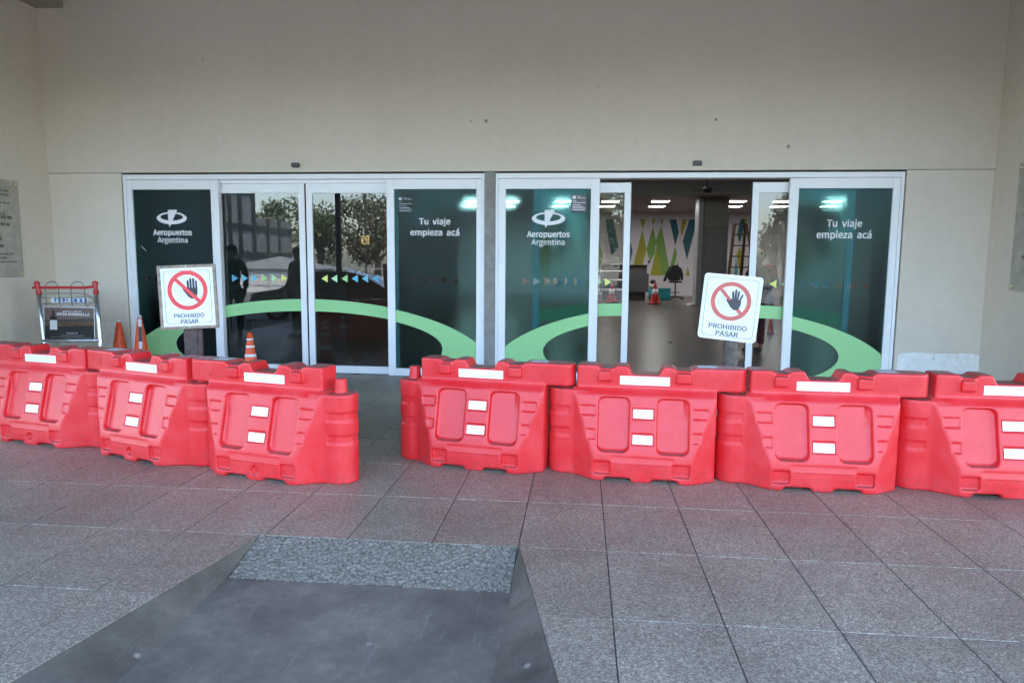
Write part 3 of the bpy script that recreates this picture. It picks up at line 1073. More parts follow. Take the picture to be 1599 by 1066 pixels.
tz = at(680, 437, YF).z
def trow(pxs, py):
    return [(at(p, py, YF + .02).x, at(p, py, YF + .02).z) for p in pxs]


P1 = fixed_panel(D1, LX1, -6.411, -5.055, -6.33, -5.17, LX1 + .04, True, trow([232, 247, 262, 277, 292, 307], 434), 'black filmed side panel with white airport logo, behind the tilted sign')
P2 = fixed_panel(D1, LX1, -2.655, -1.343, -2.55, -1.415, LX1 + .04, False, trow([646, 661, 676, 692, 710], 437), 'dark side panel lettered Tu viaje empieza acá, left of the pillar')
P3 = fixed_panel(D2, LX2, -1.114, 0.235, -1.016, 0.119, LX2, True, trow([821, 838, 855, 870, 887, 902], 439), 'teal lit side panel with white airport logo, right of the pillar')
P4 = fixed_panel(D2, LX2, 2.671, 4.031, 2.785, 3.944, LX2, False, trow([1272, 1290, 1308, 1331, 1351], 446), 'teal and black side panel lettered Tu viaje empieza acá, rightmost')
logo(P1, LX1, 268.2, 340.7)
logo(P3, LX2, 856.5, 341.5)
fit_text('Aeropuertos', P1, LX1, 239.2, 299.6, 358.6, 367.2, 0.009)
fit_text('Argentina', P1, LX1, 246.3, 293, 370.3, 378.8, 0.003)
fit_text('Aeropuertos', P3, LX2, 822.6, 889.6, 361.2, 370.2, 0.009)
fit_text('Argentina', P3, LX2, 829.8, 881.7, 373.6, 382.4, 0.003)
fit_text('Tu  viaje', P2, LX1, 654.6, 703.2, 341, 350.5, 0.006)
fit_text('empieza  acá', P2, LX1, 640.8, 717.5, 358, 367.5, 0.006)
fit_text('Tu  viaje', P4, LX2, 1290.9, 1346, 343.3, 354, 0.006)
fit_text('empieza  acá', P4, LX2, 1274.8, 1360.6, 361, 371.8, 0.006)


def notice(P, lx, px0, py0, px1, py1, dark):
    a, b = at(px0, py0, YF + .02), at(px1, py1, YF + .02)
    w, h = b.x - a.x, a.z - b.z
    x, z = a.x - lx, b.z
    if dark:
        S = MB().box((x, 0.0185, z), (x + w, 0.0215, z + h)).obj('notice_sticker', 'filmsticker', P)
    mb = MB()
    u = w / 24
    mb.prism_y([(x + 2 * u, z + h - 6.5 * u), (x + 7 * u, z + h - 6.5 * u), (x + 7 * u, z + h - 1.8 * u), (x + 2 * u, z + h - 1.8 * u)], 0.0165, 0.0178)
    for (k, (l0, l1)) in enumerate(((9, 14), (9, 22), (2.5, 8), (2.5, 22), (2.5, 15), (2.5, 19), (2.5, 22), (2.5, 21))):
        zz = z + h - (2.5, 5, 9.5, 12, 15.5, 18, 20.5, 23)[k] * u
        mb.box((x + l0 * u, 0.0165, zz - 0.5 * u), (x + l1 * u, 0.0178, zz + 0.35 * u))
    mb.obj('notice_print', 'white' if dark else 'sketch', P)


notice(P3, LX2, 892, 304, 916, 331, True)
notice(P2, LX1, 621, 306, 645, 331, False)
# small scratch on the black panel
s0, s1 = at(220, 384, YF + .02), at(228, 392, YF + .02)
MB().prism_y([(s0.x - LX1, s0.z), (s0.x - LX1 + .01, s0.z), (s1.x - LX1 + .008, s1.z), (s1.x - LX1, s1.z)], 0.0195, 0.021).obj('scratch', 'white', P1)


def sliding_leaf(x0, x1, cx, right, label, arrow_px, arrow_py):
    """x0..x1 outer width"""
    zb, zt, top = 0.105, 2.517, 2.650
    c = (x0 + x1) / 2
    S = thing('sliding_door', label, 'sliding door', (c, YF + 0.075, 0.005), group='sliding door leaves')
    w = (x1 - x0) / 2
    s = 0.086
    for sx in (-1, 1):
        a, b = (-w, -w + s) if sx < 0 else (w - s, w)
        MB().box((a, 0, 0.0), (b, 0.045, top)).obj('stile', 'alu', S, bevel=0.003)
    MB().box((-w + s, 0.002, zt), (w - s, 0.043, top - 0.001)).obj('top_rail', 'alu', S, bevel=0.003)
    MB().box((-w + s, 0.002, 0), (w - s, 0.043, zb)).obj('bottom_rail', 'alu', S, bevel=0.003)
    MB().box((-w + s - .004, 0.018, zb - .004), (w - s + .004, 0.026, zt + .004)).obj('glass_pane', 'glass', S)
    seal_x = w if right else -w
    MB().box((seal_x if right else seal_x - .008, 0.01, 0), (seal_x + .008 if right else seal_x, 0.035, top)).obj('rubber_seal', 'gap', S)
    gb = green_band(S, x0 + s + .001, x1 - s - .001, zb, cx, YF + 0.0155, c)
    ms = ('a1', 'a2', 'a2', 'a3', 'a4', 'a5') if right else ('a5', 'a4', 'a3', 'a2', 'a2', 'a1')
    for k in range(6):
        if isinstance(arrow_px, list):
            q = at(arrow_px[k], arrow_py, YF + 0.09)
            ax, az = q.x - c, q.z
        MB().prism_y(tri(ax, az, 0.088, 0.108, right), 0.0145, 0.0165).obj('arrow', ms[k], S)
    return S


sliding_leaf(-5.145, -3.845, LX1 + .04, True, 'closed glass leaf with blue to lime arrows pointing right', [367, 382.3, 397.8, 413.5, 429, 444.3], 434.8)
sliding_leaf(-3.822, -2.52, LX1 + .04, False, 'closed glass leaf with lime to blue arrows pointing left', [506.8, 521.9, 538, 554, 570, 586], 435.5)
sliding_leaf(-0.648, 0.652, 0.652, True, 'open glass leaf pushed left behind the teal logo panel', [876, 891, 906, 921, 935, 949.5], 441)
sliding_leaf(2.222, 3.522, 2.222, False, 'open glass leaf pushed right behind the rightmost panel', [1207, 1224, 1240, 1256, 1272, 1288], 444)

# ================================================================== INSIDE THE HALL
tag(MB().box((-20, 9.44, -0.3), (24, 38, -0.002)).obj('hall_floor', 'hallfloor'), kind='structure')
YW = 35.3
tag(MB().box((-20, YW, -0.1), (24, YW + 0.2, 5.2)).obj('hall_back_wall', 'hallwall'), kind='structure')
tag(MB().box((-20, YF + 0.3, 4.95), (24, 26.0, 5.2)).obj('hall_ceiling', 'hallceil'), kind='structure')
tag(MB().box((-20, 26.0, 4.03), (24, 26.39, 5.2)).obj('hall_bulkhead', 'hallgrey'), kind='structure')
tag(MB().box((-20, 26.4, 4.05), (24, YW, 4.3)).obj('hall_lower_ceiling', 'halllow'), kind='structure')
tag(MB().box((-20.2, YF + .3, -0.1), (-20, YW, 5.2)).obj('hall_left_wall', 'hallwall'), kind='structure')
tag(MB().box((24, YF + .3, -0.1), (24.2, YW, 5.2)).obj('hall_right_wall', 'halldark'), kind='structure')
tag(MB().box((-20, 10.25, 0), (-3.5, 20, 4.94)).obj('hall_side_room', 'halldark'), kind='structure')
tag(MB().box((4.28, 10.6, 0), (12.5, 10.9, 4.94)).obj('hall_right_room', 'halldark'), kind='structure')
tag(MB().box((-20, YF + 0.3, 2.79), (24, YF + 0.5, 5.2)).box((-20, YF + 0.3, 0), (-6.47, YF + 0.5, 2.789)).box((4.09, YF + 0.3, 0), (24, YF + 0.5, 2.789)).obj('hall_front_wall', 'hallgrey'), kind='structure')
tag(MB().box((-20, YF - 0.04, 5.2), (24, 38, 5.5)).obj('hall_roof', 'hallceil'), kind='structure')

# mural of coloured kites on the back wall
mur = thing('wall_mural', 'mural of tall teal, green and yellow kites on the white back wall', 'mural', (at(1040, 385, YW).x, YW, at(1040, 385, YW).z))
KITES = [
    ('olive', [(999.8, 342.5), (1008.2, 342.5), (1003.4, 357.5)]),
    ('olive', [(1003.2, 358.8), (1009.4, 388), (1003.7, 413.5), (1002, 429.5), (985, 429.5), (989, 413)]),
    ('green', [(1019.5, 353.2), (1024.4, 376), (1023, 395), (1015, 409), (1009.2, 390)]),
    ('olive', [(1017.8, 342.5), (1023.5, 342.5), (1019.7, 352.8)]),
    ('limeg', [(1030.8, 342.5), (1036.4, 342.5), (1033, 352.4)]),
    ('green', [(1033, 353), (1038, 380), (1044.5, 415), (1042, 429.5), (1034.6, 429.5), (1025.2, 388), (1023.4, 376)]),
    ('olive', [(1025, 387.5), (1035.3, 430), (1015, 430)]),
    ('teal', [(1045.4, 342.5), (1056, 342.5), (1060, 363.3), (1054.4, 383.6)]),
    ('olive', [(1065.7, 342.5), (1073, 342.5), (1064.5, 369), (1062.6, 357.7)]),
    ('teal', [(1076.4, 342.5), (1089.3, 342.5), (1072.4, 405.9), (1066.2, 376.8)]),
    ('green', [(1054.4, 384.3), (1057.2, 396.9), (1053.3, 415), (1046.5, 415)]),
    ('teal', [(1058, 407.6), (1061.8, 430), (1053.5, 430)]),
    ('olive', [(1074, 416), (1077, 430.7), (1070.7, 430.7)]),
    ('teal', [(984.6, 378), (987.9, 392), (984, 408), (981, 392)]),
    ('teal', [(1157, 342.4), (1161.1, 342.4), (1165.5, 344), (1154.4, 381.1), (1151.1, 364)]),
    ('green', [(1161.4, 342.4), (1166.9, 341.7), (1163.6, 351.6)]),
    ('olive', [(1154.6, 385), (1160.3, 398.2), (1158, 430), (1152.6, 415), (1149.8, 398)]),
    ('ltteal', [(1149, 402), (1152.4, 420), (1151.4, 431), (1145.9, 431)]),
    ('teal', [(945, 342.5), (958, 342.5), (966, 385), (955, 400)]),
    ('green', [(930, 360), (941, 395), (936, 430), (920, 430)]),
    ('teal', [(880, 342.5), (892, 342.5), (876, 405), (870, 378)]),
    ('olive', [(850, 352), (862, 400), (858, 430), (838, 430)]),
    ('teal', [(1262, 342.5), (1276, 342.5), (1290, 392), (1280, 410)]),
    ('green', [(1240, 360), (1252, 400), (1248, 430), (1230, 430)]),
]
for k, (mm, poly) in enumerate(KITES):
    P = []
    for (px, py) in poly:
        q = at(px, py, YW)
        P.append((q.x - mur.location.x, q.z - mur.location.z))
    MB().prism_y(P, -0.006 - 0.0012 * (k % 6), 0.0).obj('painted_kite', mm, mur)

# ceiling lights
ORD = ['first', 'second', 'third', 'fourth', 'fifth', 'sixth', 'seventh', 'eighth', 'ninth']
FILL_LAMPS = []  # lamps added out of view to brighten the column and bulkhead fronts
for xx in (-1.2, 2.4, 6.0):
    for yy in (15.0, 21.0):
        FILL_LAMPS.append((xx, yy))
lampdat = [(797, 0), (880, 0), (953, 0), (1031, 0), (1150, 0), (1222, 0), (1300, 0), (741, 0)]
for k, (px, _) in enumerate(lampdat):
    for (yy, py, dx) in ((28.7, 322.5, 0), (31.2, 328.5, -5.5)):
        q = at(px + dx, py, yy)
        t = thing('ceiling_light', 'lit lamp of the %s row in the lower hall ceiling, %s from left' % (('near', 'far')[yy > 30], ORD[sorted(p[0] for p in lampdat).index(px)]), 'ceiling light', (q.x, yy, 4.05), group='lit lamps of the hall ceiling')
        MB().box((-0.36, -0.30, -0.03), (0.36, 0.30, -0.001)).obj('lamp_housing', 'hallwall', t)
        MB().box((-0.33, -0.27, -0.034), (0.33, 0.27, -0.0305)).obj('diffuser', 'lamp', t)

for (xx, yy) in FILL_LAMPS:
    t = thing('ceiling_light', 'added unseen fill lamp of the high front ceiling, %s row, %s from left' % (('near', 'far')[yy > 18], ORD[(-1.2, 2.4, 6.0).index(xx)]), 'ceiling light', (xx, yy, 4.949), group='added unseen fill lamps of the high hall ceiling')
    MB().box((-0.36, -0.30, -0.03), (0.36, 0.30, -0.001)).obj('lamp_housing', 'hallwall', t)
    MB().box((-0.33, -0.27, -0.034), (0.33, 0.27, -0.0305)).obj('diffuser', 'lamp', t)

# column with notice board
cx0, cx1 = at(1096, 440, 27).x, at(1134, 440, 27).x
colm = thing('hall_column', 'grey square hall column with a framed notice on its face', 'column', ((cx0 + cx1) / 2, 27, 0))
wc = (cx1 - cx0) / 2
MB().box((-wc, 0, 0), (wc, 1.0, 4.94)).obj('shaft', 'hallgrey', colm, bevel=0.02)
MB().box((-wc - .2, 0.05, 0), (-wc - .003, 0.9, 4.0)).obj('metal_casing', 'alu_grey', colm, bevel=0.02)
zt_, zb_ = at(1115, 354, 27).z, at(1115, 404, 27).z
MB().box((-wc + .02, -0.02, zb_), (wc - .06, -0.001, zt_)).obj('notice_board', 'hallgrey2', colm)
nl = MB()
rnd = random.Random(2)
z = zt_ - 0.1
while z > zb_ + 0.05:
    l = rnd.uniform(0.25, 0.38)
    nl.box((-l, -0.023, z), (l - .04, -0.0205, z + 0.025))
    z -= 0.062
tag(nl.obj('notice_text', 'hallgrey', colm), kind='stuff')
MB().box((-wc - .003, -0.006, 0), (wc + .003, -0.001, zb_ - 0.04)).obj('lower_panel', 'hallgrey2', colm)
MB().prism_y([(-wc - .45, 0), (-wc - .2, 0), (-wc - .2, 0.09)], 0.05, 0.9).obj('base_flare', 'hallgrey', colm)

pr = at(1104, 296, 20)
proj = thing('ceiling_fan', 'small dark fan hanging from the hall ceiling', 'fan', (pr.x, 20, 4.945))
MB().tube([(0, 0, 0), (0, 0, pr.z - 4.945)], 0.02, 8).obj('rod', 'pole', proj)
MB().lathe([(0.05, -.1), (0.13, -.08), (0.14, .02), (0.06, .08)], (0, 0, pr.z - 4.945), 16).obj('motor', 'blackplastic', proj)
for k in range(3):
    q = 2 * pi * k / 3 + 0.4
    b = MB().box((0.12, -0.05, -0.012), (0.42, 0.05, 0.0)).obj('blade', 'blackplastic', proj, loc=(0, 0, pr.z - 4.945), rot=(0.2, 0, q))

# reception counter
c0, c1 = at(938, 440, 30).x, at(1013, 440, 30).x
ztop = at(1000, 413.5, 30).z
zmid = at(1000, 427, 30).z
zlow = at(1000, 456, 30).z
cnt = thing('reception_counter', 'grey reception counter with a darker plinth beside the mural', 'counter', ((c0 + c1) / 2, 30, 0))
w = (c1 - c0) / 2
MB().box((-w + .1, 0.08, 0), (w - .12, 1.0, zlow)).obj('plinth', 'counterdark', cnt)
MB().box((-w, 0, zlow), (w, 1.0, zmid)).obj('front_panel', 'counter', cnt, bevel=0.01)
MB().box((-w + .05, 0.04, zmid), (w - .08, 0.9, ztop - .04)).obj('upper_panel', 'counter', cnt, bevel=0.01)
MB().box((-w, -0.02, ztop - .04), (w - .06, 0.92, ztop)).obj('worktop', 'counterdark', cnt, bevel=0.008)
q = at(1014, 409, 30.3)
lampc = thing('webcam', 'small black camera on a stalk behind the counter end', 'camera', (q.x, 30.45, ztop))
MB().tube([(0, 0, 0), (0, 0, 0.1)], 0.015, 8).obj('stalk', 'blackplastic', lampc)
MB().lathe([(0.02, 0.08), (0.06, 0.1), (0.065, 0.15), (0.03, 0.19)], (0, 0, 0), 14).obj('head', 'blackplastic', lampc)

# teal crate, bin
a, b = at(1030, 450, 31), at(1047, 463.5, 31)
cr = thing('storage_crate', 'teal plastic crate on the floor between cone and chair', 'crate', ((a.x + b.x) / 2, 31, 0))
w = (b.x - a.x) / 2
hgt = a.z
MB().box((-w, 0, 0.01), (w, 0.5, hgt - .05)).obj('tub', 'crate', cr, bevel=0.02)
MB().box((-w - .02, -0.02, hgt - .05), (w + .02, 0.52, hgt)).obj('rim', 'crate', cr, bevel=0.01)
a, b = at(1015, 437, 31.5), at(1024, 462, 31.5)
bn = thing('pedal_bin', 'teal and white bin half hidden behind the counter end', 'bin', ((a.x + b.x) / 2, 31.6, 0))
MB().lathe([(0.15, 0), (0.17, 0.02), (0.19, 0.48)], n=20).obj('bin_body', 'crate', bn, smooth=True)
MB().lathe([(0.185, 0.48), (0.16, 0.62), (0.12, 0.66)], n=20).obj('bin_liner', 'canvas', bn, smooth=True)
MB().lathe([(0.05, 0.66), (0.12, 0.7), (0.12, 0.8), (0.05, 0.86)], n=16).obj('bin_lid', 'blackplastic', bn, smooth=True)

# office chair with a jacket hung over it
q = at(1054, 463, 31.2)
ch = thing('office_chair', 'black swivel chair in front of the mural', 'chair', (q.x, 31.2, 0))
for k in range(5):
    t = 2 * pi * k / 5 + 0.3
    MB().tube([(0, 0, 0.14), (0.38 * cos(t), 0.38 * sin(t), 0.09)], [0.03, 0.02], 8).obj('base_arm', 'blackplastic', ch)
    MB().tube([(0.38 * cos(t) - 0.02, 0.38 * sin(t), 0.045), (0.38 * cos(t) + 0.02, 0.38 * sin(t), 0.045)], 0.045, 10).obj('castor', 'blackplastic', ch)
MB().tube([(0, 0, 0.12), (0, 0, 0.76)], 0.03, 10).obj('gas_lift', 'blackplastic', ch)
MB().tube([(0.20 * cos(2 * pi * i / 16), 0.20 * sin(2 * pi * i / 16), 0.32) for i in range(17)], 0.014, 6).obj('foot_ring', 'blackplastic', ch)
MB().lathe([(0.2, 0.0), (0.29, 0.02), (0.3, 0.06), (0.24, 0.09)], (0, 0, 0.74), 20).obj('seat', 'black', ch, smooth=True)
MB().prism_y([(-.22, .92), (.22, .92), (.24, 1.2), (.2, 1.42), (.1, 1.47), (-.1, 1.47), (-.2, 1.42), (-.24, 1.2)], 0.22, 0.30).obj('backrest', 'black', ch, bevel=0.03)
jk = thing('hung_jacket', 'black jacket draped over the back of the swivel chair', 'jacket', (q.x, 31.2, 1.0))
MB().prism_y([(-.30, -.12), (-.1, -.2), (.22, -.15), (.27, .1), (.25, .36), (.12, .50), (-.12, .51), (-.26, .4)], 0.18, 0.34).obj('jacket_body', 'black', jk, bevel=0.03)
MB().tube([(-.18, .25, .42), (-.32, .22, .15), (-.42, .2, -.1), (-.47, .2, -.2)], [0.08, 0.08, 0.065, 0.05], 10).obj('sleeve', 'black', jk, smooth=True)
MB().tube([(.2, .25, .38), (.3, .22, .1), (.3, .2, -.15)], [0.07, 0.06, 0.05], 10).obj('sleeve', 'black', jk, smooth=True)

# step ladder
LY = 22.0
lad = thing('step_ladder', 'brown wooden step ladder standing open near the column', 'ladder', (at(1156, 420, LY).x, LY, 0))
lxo = lad.location.x
topz = at(1150, 351, LY).z


def lad_x(px, py):
    return at(px, py, LY).x - lxo


def lrail(pt, pb, y_top, y_bot, name):
    q = MB().tube([(pt, y_top, topz), (pb, y_bot, 0.02)], [0.045, 0.05], 6)
    return q.obj(name, 'ladder', lad)


xl_t, xr_t = lad_x(1147.2, 352), lad_x(1165.3, 352)
xl_b, xr_b = lad_x(1124, 490), lad_x(1188, 490)
lrail(xl_t, xl_b, 0.0, -0.55, 'rail')
lrail(xr_t, xr_b, 0.0, -0.55, 'rail')
lrail(xl_t, xl_t - .03, 0.08, 0.75, 'rail')
lrail(xr_t, xr_t + .02, 0.08, 0.75, 'rail')
for k in range(9):
    z = topz - 0.3 - k * 0.325
    if z < 0.1:
        break
    f = (topz - z) / topz
    MB().box((xl_t + (xl_b - xl_t) * f, -0.55 * f - .03, z - .02), (xr_t + (xr_b - xr_t) * f, -0.55 * f + .03, z + .02)).obj('step', 'ladder', lad)
MB().box((xl_t - .04, -0.06, topz), (xr_t + .04, 0.12, topz + .03)).obj('top_cap', 'ladder', lad)


# ------------------------------------------------------------------ cones
def cone(kind, x, y, h, label, r=0.17, bands=2, ribbon=False, z=0.0, group='traffic cones'):
    t = thing('traffic_cone', label, 'cone', (x, y, z), group=group)
    m = 'orange' if kind == 'orange' else 'conered'
    b = MB()
    b.prism_z([(-r, -r * .8), (-r * .8, -r), (r * .8, -r), (r, -r * .8), (r, r * .8), (r * .8, r), (-r * .8, r), (-r, r * .8)], 0.0, 0.03)
    b.obj('cone_base', 'tyre' if kind != 'orange' else m, t, bevel=0.006)
    R = lambda z_: r * 0.72 * (1 - (z_ - 0.03) / (h * 1.0)) + 0.022
    prof = [(R(0.03) + .015, 0.03), (R(0.05), 0.05)]
    for k in range(1, 9):
        zz = 0.05 + (h - 0.09) * k / 8
        prof.append((R(zz), zz))
    prof += [(R(h - .04), h - 0.04), (0.026, h - 0.012), (0.016, h)]
    MB().lathe(prof, n=28).obj('cone_shell', m, t, smooth=True)
    zs = {2: [(0.36, 0.44), (0.60, 0.68)], 3: [(0.24, 0.34), (0.57, 0.62), (0.735, 0.77), (0.865, 0.895)], 1: [(0.45, 0.68)], 0: []}[bands]
    for (a, b2) in zs:
        MB().lathe([(R(h * a) + .002, h * a), (R(h * (a + b2) / 2) + .003, h * (a + b2) / 2), (R(h * b2) + .002, h * b2)], n=28).obj('reflective_band', 'strip', t, smooth=True)
    return t


q = at(185, 502, 9.1)
c1_ = cone('orange', q.x, 9.1, q.z, 'plain orange ribbed cone beside the luggage trolley', r=0.165, bands=0)
for k in range(6):
    z = 0.15 + k * 0.1
    MB().tube([((0.165 * .72 * (1 - (z - .03) / q.z) + .026) * cos(2 * pi * i / 20), (0.165 * .72 * (1 - (z - .03) / q.z) + .026) * sin(2 * pi * i / 20), z) for i in range(21)], 0.004, 5).obj('rib', 'orange', c1_)
MB().lathe([(0.02, q.z - .01), (0.03, q.z + .01), (0.012, q.z + .04)], n=12).obj('taped_tip', 'canvas', c1_)
q = at(218, 495, 8.9)
c2_ = cone('orange', q.x, 8.9, q.z, 'orange cone with printed warning tape hanging down its side', r=0.16, bands=0)
rb = MB()
for k in range(7):
    z0 = q.z - 0.02 - k * 0.1
    z1 = z0 - 0.1
    xx = lambda z: 0.16 * .72 * (1 - (z - .03) / q.z) * 0.35 + 0.03
    rb.add([(xx(z0) - .005, -xx(z0) * 2.2 - .006, z0), (xx(z0) + .03, -xx(z0) * 2.2 + .014, z0), (xx(z1) + .03, -xx(z1) * 2.2 + .014, z1), (xx(z1) - .005, -xx(z1) * 2.2 - .006, z1)], [(0, 1, 2, 3)])
me = bpy.data.meshes.new('warning_tape')
me.from_pydata(rb.v, [], rb.f)
for mm in ('canvas', 'ink', 'redcloth'):
    me.materials.append(MT[mm])
for k, p in enumerate(me.polygons):
    p.material_index = (0, 1, 1, 0, 2, 1, 0)[k]
tp = link('warning_tape', me, c2_)
sm = tp.modifiers.new('thickness', 'SOLIDIFY')
sm.thickness = 0.002
MB().lathe([(0.024, q.z - .02), (0.03, q.z + .005), (0.012, q.z + .03)], n=12).obj('taped_tip', 'canvas', c2_)
q = at(390, 519, 8.3)
cone('orange', q.x, 8.3, q.z, 'slim orange cone with white bands in front of the closed leaf', r=0.135, bands=3)
q = at(1023.5, 440, 27.8)
cone('red', q.x, 27.8, q.z, 'red and white cone on the hall floor beside the counter', r=0.26, bands=1)
q = at(955.5, 443, 28.2)
cone('red', q.x, 28.2, q.z, 'red and white cone seen through the open left leaf', r=0.26, bands=1)
q = at(1204, 496, 16.5)
cone('orange', q.x, 16.5, q.z, 'small orange cone on the floor behind the person', r=0.07, bands=0)

# ================================================================== BARRIERS (signed distance field -> mesh)
def build_barrier_mesh(hs=0.0066):
    gx = np.arange(-0.735, 0.795, hs, dtype=np.float32)
    gy = np.arange(-0.30, 0.301, hs, dtype=np.float32)
    gz = np.arange(-0.02, 0.905, hs, dtype=np.float32)
    X, Y, Z = np.meshgrid(gx, gy, gz, indexing='ij')

    def smax(a, b, k=0.012):
        h = np.clip(0.5 - 0.5 * (b - a) / k, 0, 1)
        return b * (1 - h) + a * h + k * h * (1 - h)

    def smin(a, b, k=0.012):
        return -smax(-a, -b, k)

    def box(x0, x1, y0, y1, z0, z1, k=0.012):
        d = smax(x0 - X, X - x1, k)
        d = smax(d, smax(y0 - Y, Y - y1, k), k)
        return smax(d, smax(z0 - Z, Z - z1, k), k)

    def rr2(x0, x1, z0, z1, r):
        ax = np.abs(X - (x0 + x1) / 2) - (x1 - x0) / 2 + r
        az = np.abs(Z - (z0 + z1) / 2) - (z1 - z0) / 2 + r
        return np.sqrt(np.maximum(ax, 0) ** 2 + np.maximum(az, 0) ** 2) + np.minimum(np.maximum(ax, az), 0) - r

    A = np.abs(Y)
    sl = 0.125 / 0.50
    nrm = sqrt(1 + sl * sl)
    slope = (A - 0.25 + (Z - 0.16) * sl) / nrm
    fl = sqrt(0.16 ** 2 + 0.125 ** 2)
    facetL = ((-0.35 - X) * 0.125 + (A - 0.25) * 0.16) / fl      # through (-.35,.25) and (-.51,.125)
    fr_ = sqrt(0.175 ** 2 + 0.115 ** 2)
    facetR = ((X - 0.35) * 0.115 + (A - 0.25) * 0.175) / fr_
    body = smax(slope, A - 0.25, 0.02)
    body = smax(body, facetL, 0.010)
    body = smax(body, facetR, 0.010)
    body = smax(body, smax(-0.52 - X, X - 0.528, 0.015), 0.014)
    body = smax(body, Z - 0.668, 0.008)
    body = smax(body, (A - 0.127) * 0.80 + (Z - 0.632) * 0.60, 0.006)
    body = smax(body, -Z, 0.012)
    # socket tower at the low end
    cyl = np.sqrt((X + 0.585) ** 2 + Y ** 2) - 0.122
    tower = smin(cyl, smax(smax(-0.585 - X, X + 0.40, 0.01), A - 0.122, 0.01), 0.005)
    tower = smax(tower, smax(-Z, Z - 0.652, 0.01), 0.014)
    # round shoulder at the other end
    end = smax(smax(0.3 - X, X - 0.528, 0.01), A - 0.128, 0.02)
    end = smax(end, smax(-Z, Z - 0.60, 0.01), 0.014)
    # shallow steps pressed into both ends
    for (z0, z1) in ((0.46, 0.52), (0.295, 0.355)):
        g1 = smax(smax(z0 - Z, Z - z1, 0.003), smax(-0.80 - X, X + 0.54, 0.003), 0.003)
        sh = tower + 0.007
        tower = smax(tower, -smax(g1, -sh, 0.003), 0.004)
        g2 = smax(smax(z0 - Z, Z - z1, 0.003), 0.43 - X, 0.003)
        sh2 = end + 0.007
        end = smax(end, -smax(g2, -sh2, 0.003), 0.004)
    # pockets, both faces
    fld = body
    S = slope
    for (x0, x1) in ((-0.325, -0.095), (0.105, 0.335)):
        pk = smax(rr2(x0, x1, 0.215, 0.606, 0.05), -(S + 0.042), 0.016)
        fld = smax(fld, -pk, 0.010)
    for (x0, x1, z0, z1, d) in ((-0.455, -0.345, 0.47, 0.54, .006), (-0.405, -0.345, 0.30, 0.375, .006), (0.365, 0.475, 0.47, 0.54, .006), (0.365, 0.43, 0.30, 0.375, .006),
                                (-0.075, 0.085, 0.455, 0.533, .006), (-0.075, 0.085, 0.272, 0.35, .006)):
        pk = smax(rr2(x0, x1, z0, z1, 0.006), -(S + d + 0.003), 0.002)
        fld = smax(fld, -pk, 0.004)
    for (x0, x1) in ((-0.345, -0.225), (0.225, 0.345)):
        pk = smax(rr2(x0, x1, 0.05, 0.142, 0.01), -(A - 0.25 + 0.028), 0.004)
        fld = smax(fld, -pk, 0.008)
    # rib inside the near-side lower pockets
    # shallow ledge above the foot
    pk = smax(rr2(-0.22, 0.23, 0.150, 0.185, 0.008), -(np.maximum(S, A - 0.25) + 0.006), 0.002)
    fld = smax(fld, -pk, 0.006)
    # drain plug on the far side
    pl = smax(np.sqrt(X ** 2 + (Z - 0.075) ** 2) - 0.033, -(Y - 0.25 + 0.022), 0.004)
    pl = smax(pl, -Y, 0.004)
    fld = smax(fld, -pl, 0.006)
    # raised arches under the foot
    for (x0, x1) in ((-0.265, -0.075), (0.075, 0.265)):
        ar = smax(rr2(x0, x1, -0.1, 0.026, 0.02), -(A - 0.1), 0.01)
        fld = smax(fld, -ar, 0.02)
    d = smin(fld, tower, 0.012)
    d = smin(d, end, 0.012)
    # top beam and coupling arm
    beam = smax(smax(-0.492 - X, X - 0.745, 0.01), A - 0.098, 0.022)
    ra = np.sqrt(np.maximum(X - 0.64, 0) ** 2 + Y ** 2) - 0.105
    beam = smax(beam, ra, 0.012)
    beam = smax(beam, smax(0.63 - Z, Z - 0.838, 0.01), 0.016)
    arm_cut = smax(0.528 - X, Z - 0.668, 0.008)
    beam = smax(beam, -arm_cut, 0.012)
    # notches in the top
    def notch(x0, x1, depth, t):
        return smax(smax((x0 - X) * 0.83 + (0.868 - depth - Z) * -0.55 * 0 - 0 + (x0 - X) * 0, (X - x1), 0.006), (0.868 - depth) - Z, 0.012)
    for (x0, x1, dp, sk) in ((-0.085, 0.115, 0.062, 0.5), (-0.315, -0.225, 0.022, 1.0), (0.235, 0.345, 0.022, 1.0)):
        left = (x0 - X) - (Z - (0.838 - dp)) * sk
        right = (X - x1) - (Z - (0.838 - dp)) * sk
        nt_ = smax(smax(left, right, 0.008), (0.838 - dp) - Z, 0.014)
        beam = smax(beam, -nt_, 0.012)
    # fillet where the beam stands on the ledge
    d = smin(d, beam, 0.014)
    # lugs
    for (x0, x1) in ((-0.33, -0.235), (0.24, 0.345)):
        for s in (1, -1):
            yy = Y * s
            lug = smax(smax(x0 - X, X - x1, 0.006), smax(0.722 - Z, Z - 0.797, 0.004), 0.005)
            lug = smax(lug, smax(yy - 0.130, 0.05 - yy, 0.01), 0.005)
            d = smin(d, lug, 0.008)
    # pin on the socket, boss under the arm
    pin = smax(np.sqrt((X + 0.585) ** 2 + Y ** 2) - (0.047 - (Z - 0.67) * 0.06), smax(0.58 - Z, Z - 0.755, 0.004), 0.008)
    d = smin(d, pin, 0.006)
    d = d.astype(np.float32)
    # hollow the socket seat of the arm so that it sleeves over the next pin
    hole = smax(np.sqrt((X - 0.655) ** 2 + Y ** 2) - 0.054, smax(0.58 - Z, Z - 0.78, 0.004), 0.004)
    d = smax(d, -hole, 0.004)
    # ---- surface nets
    s = d < 0
    nx, ny, nz = d.shape
    cell = np.zeros((nx - 1, ny - 1, nz - 1), np.int8)
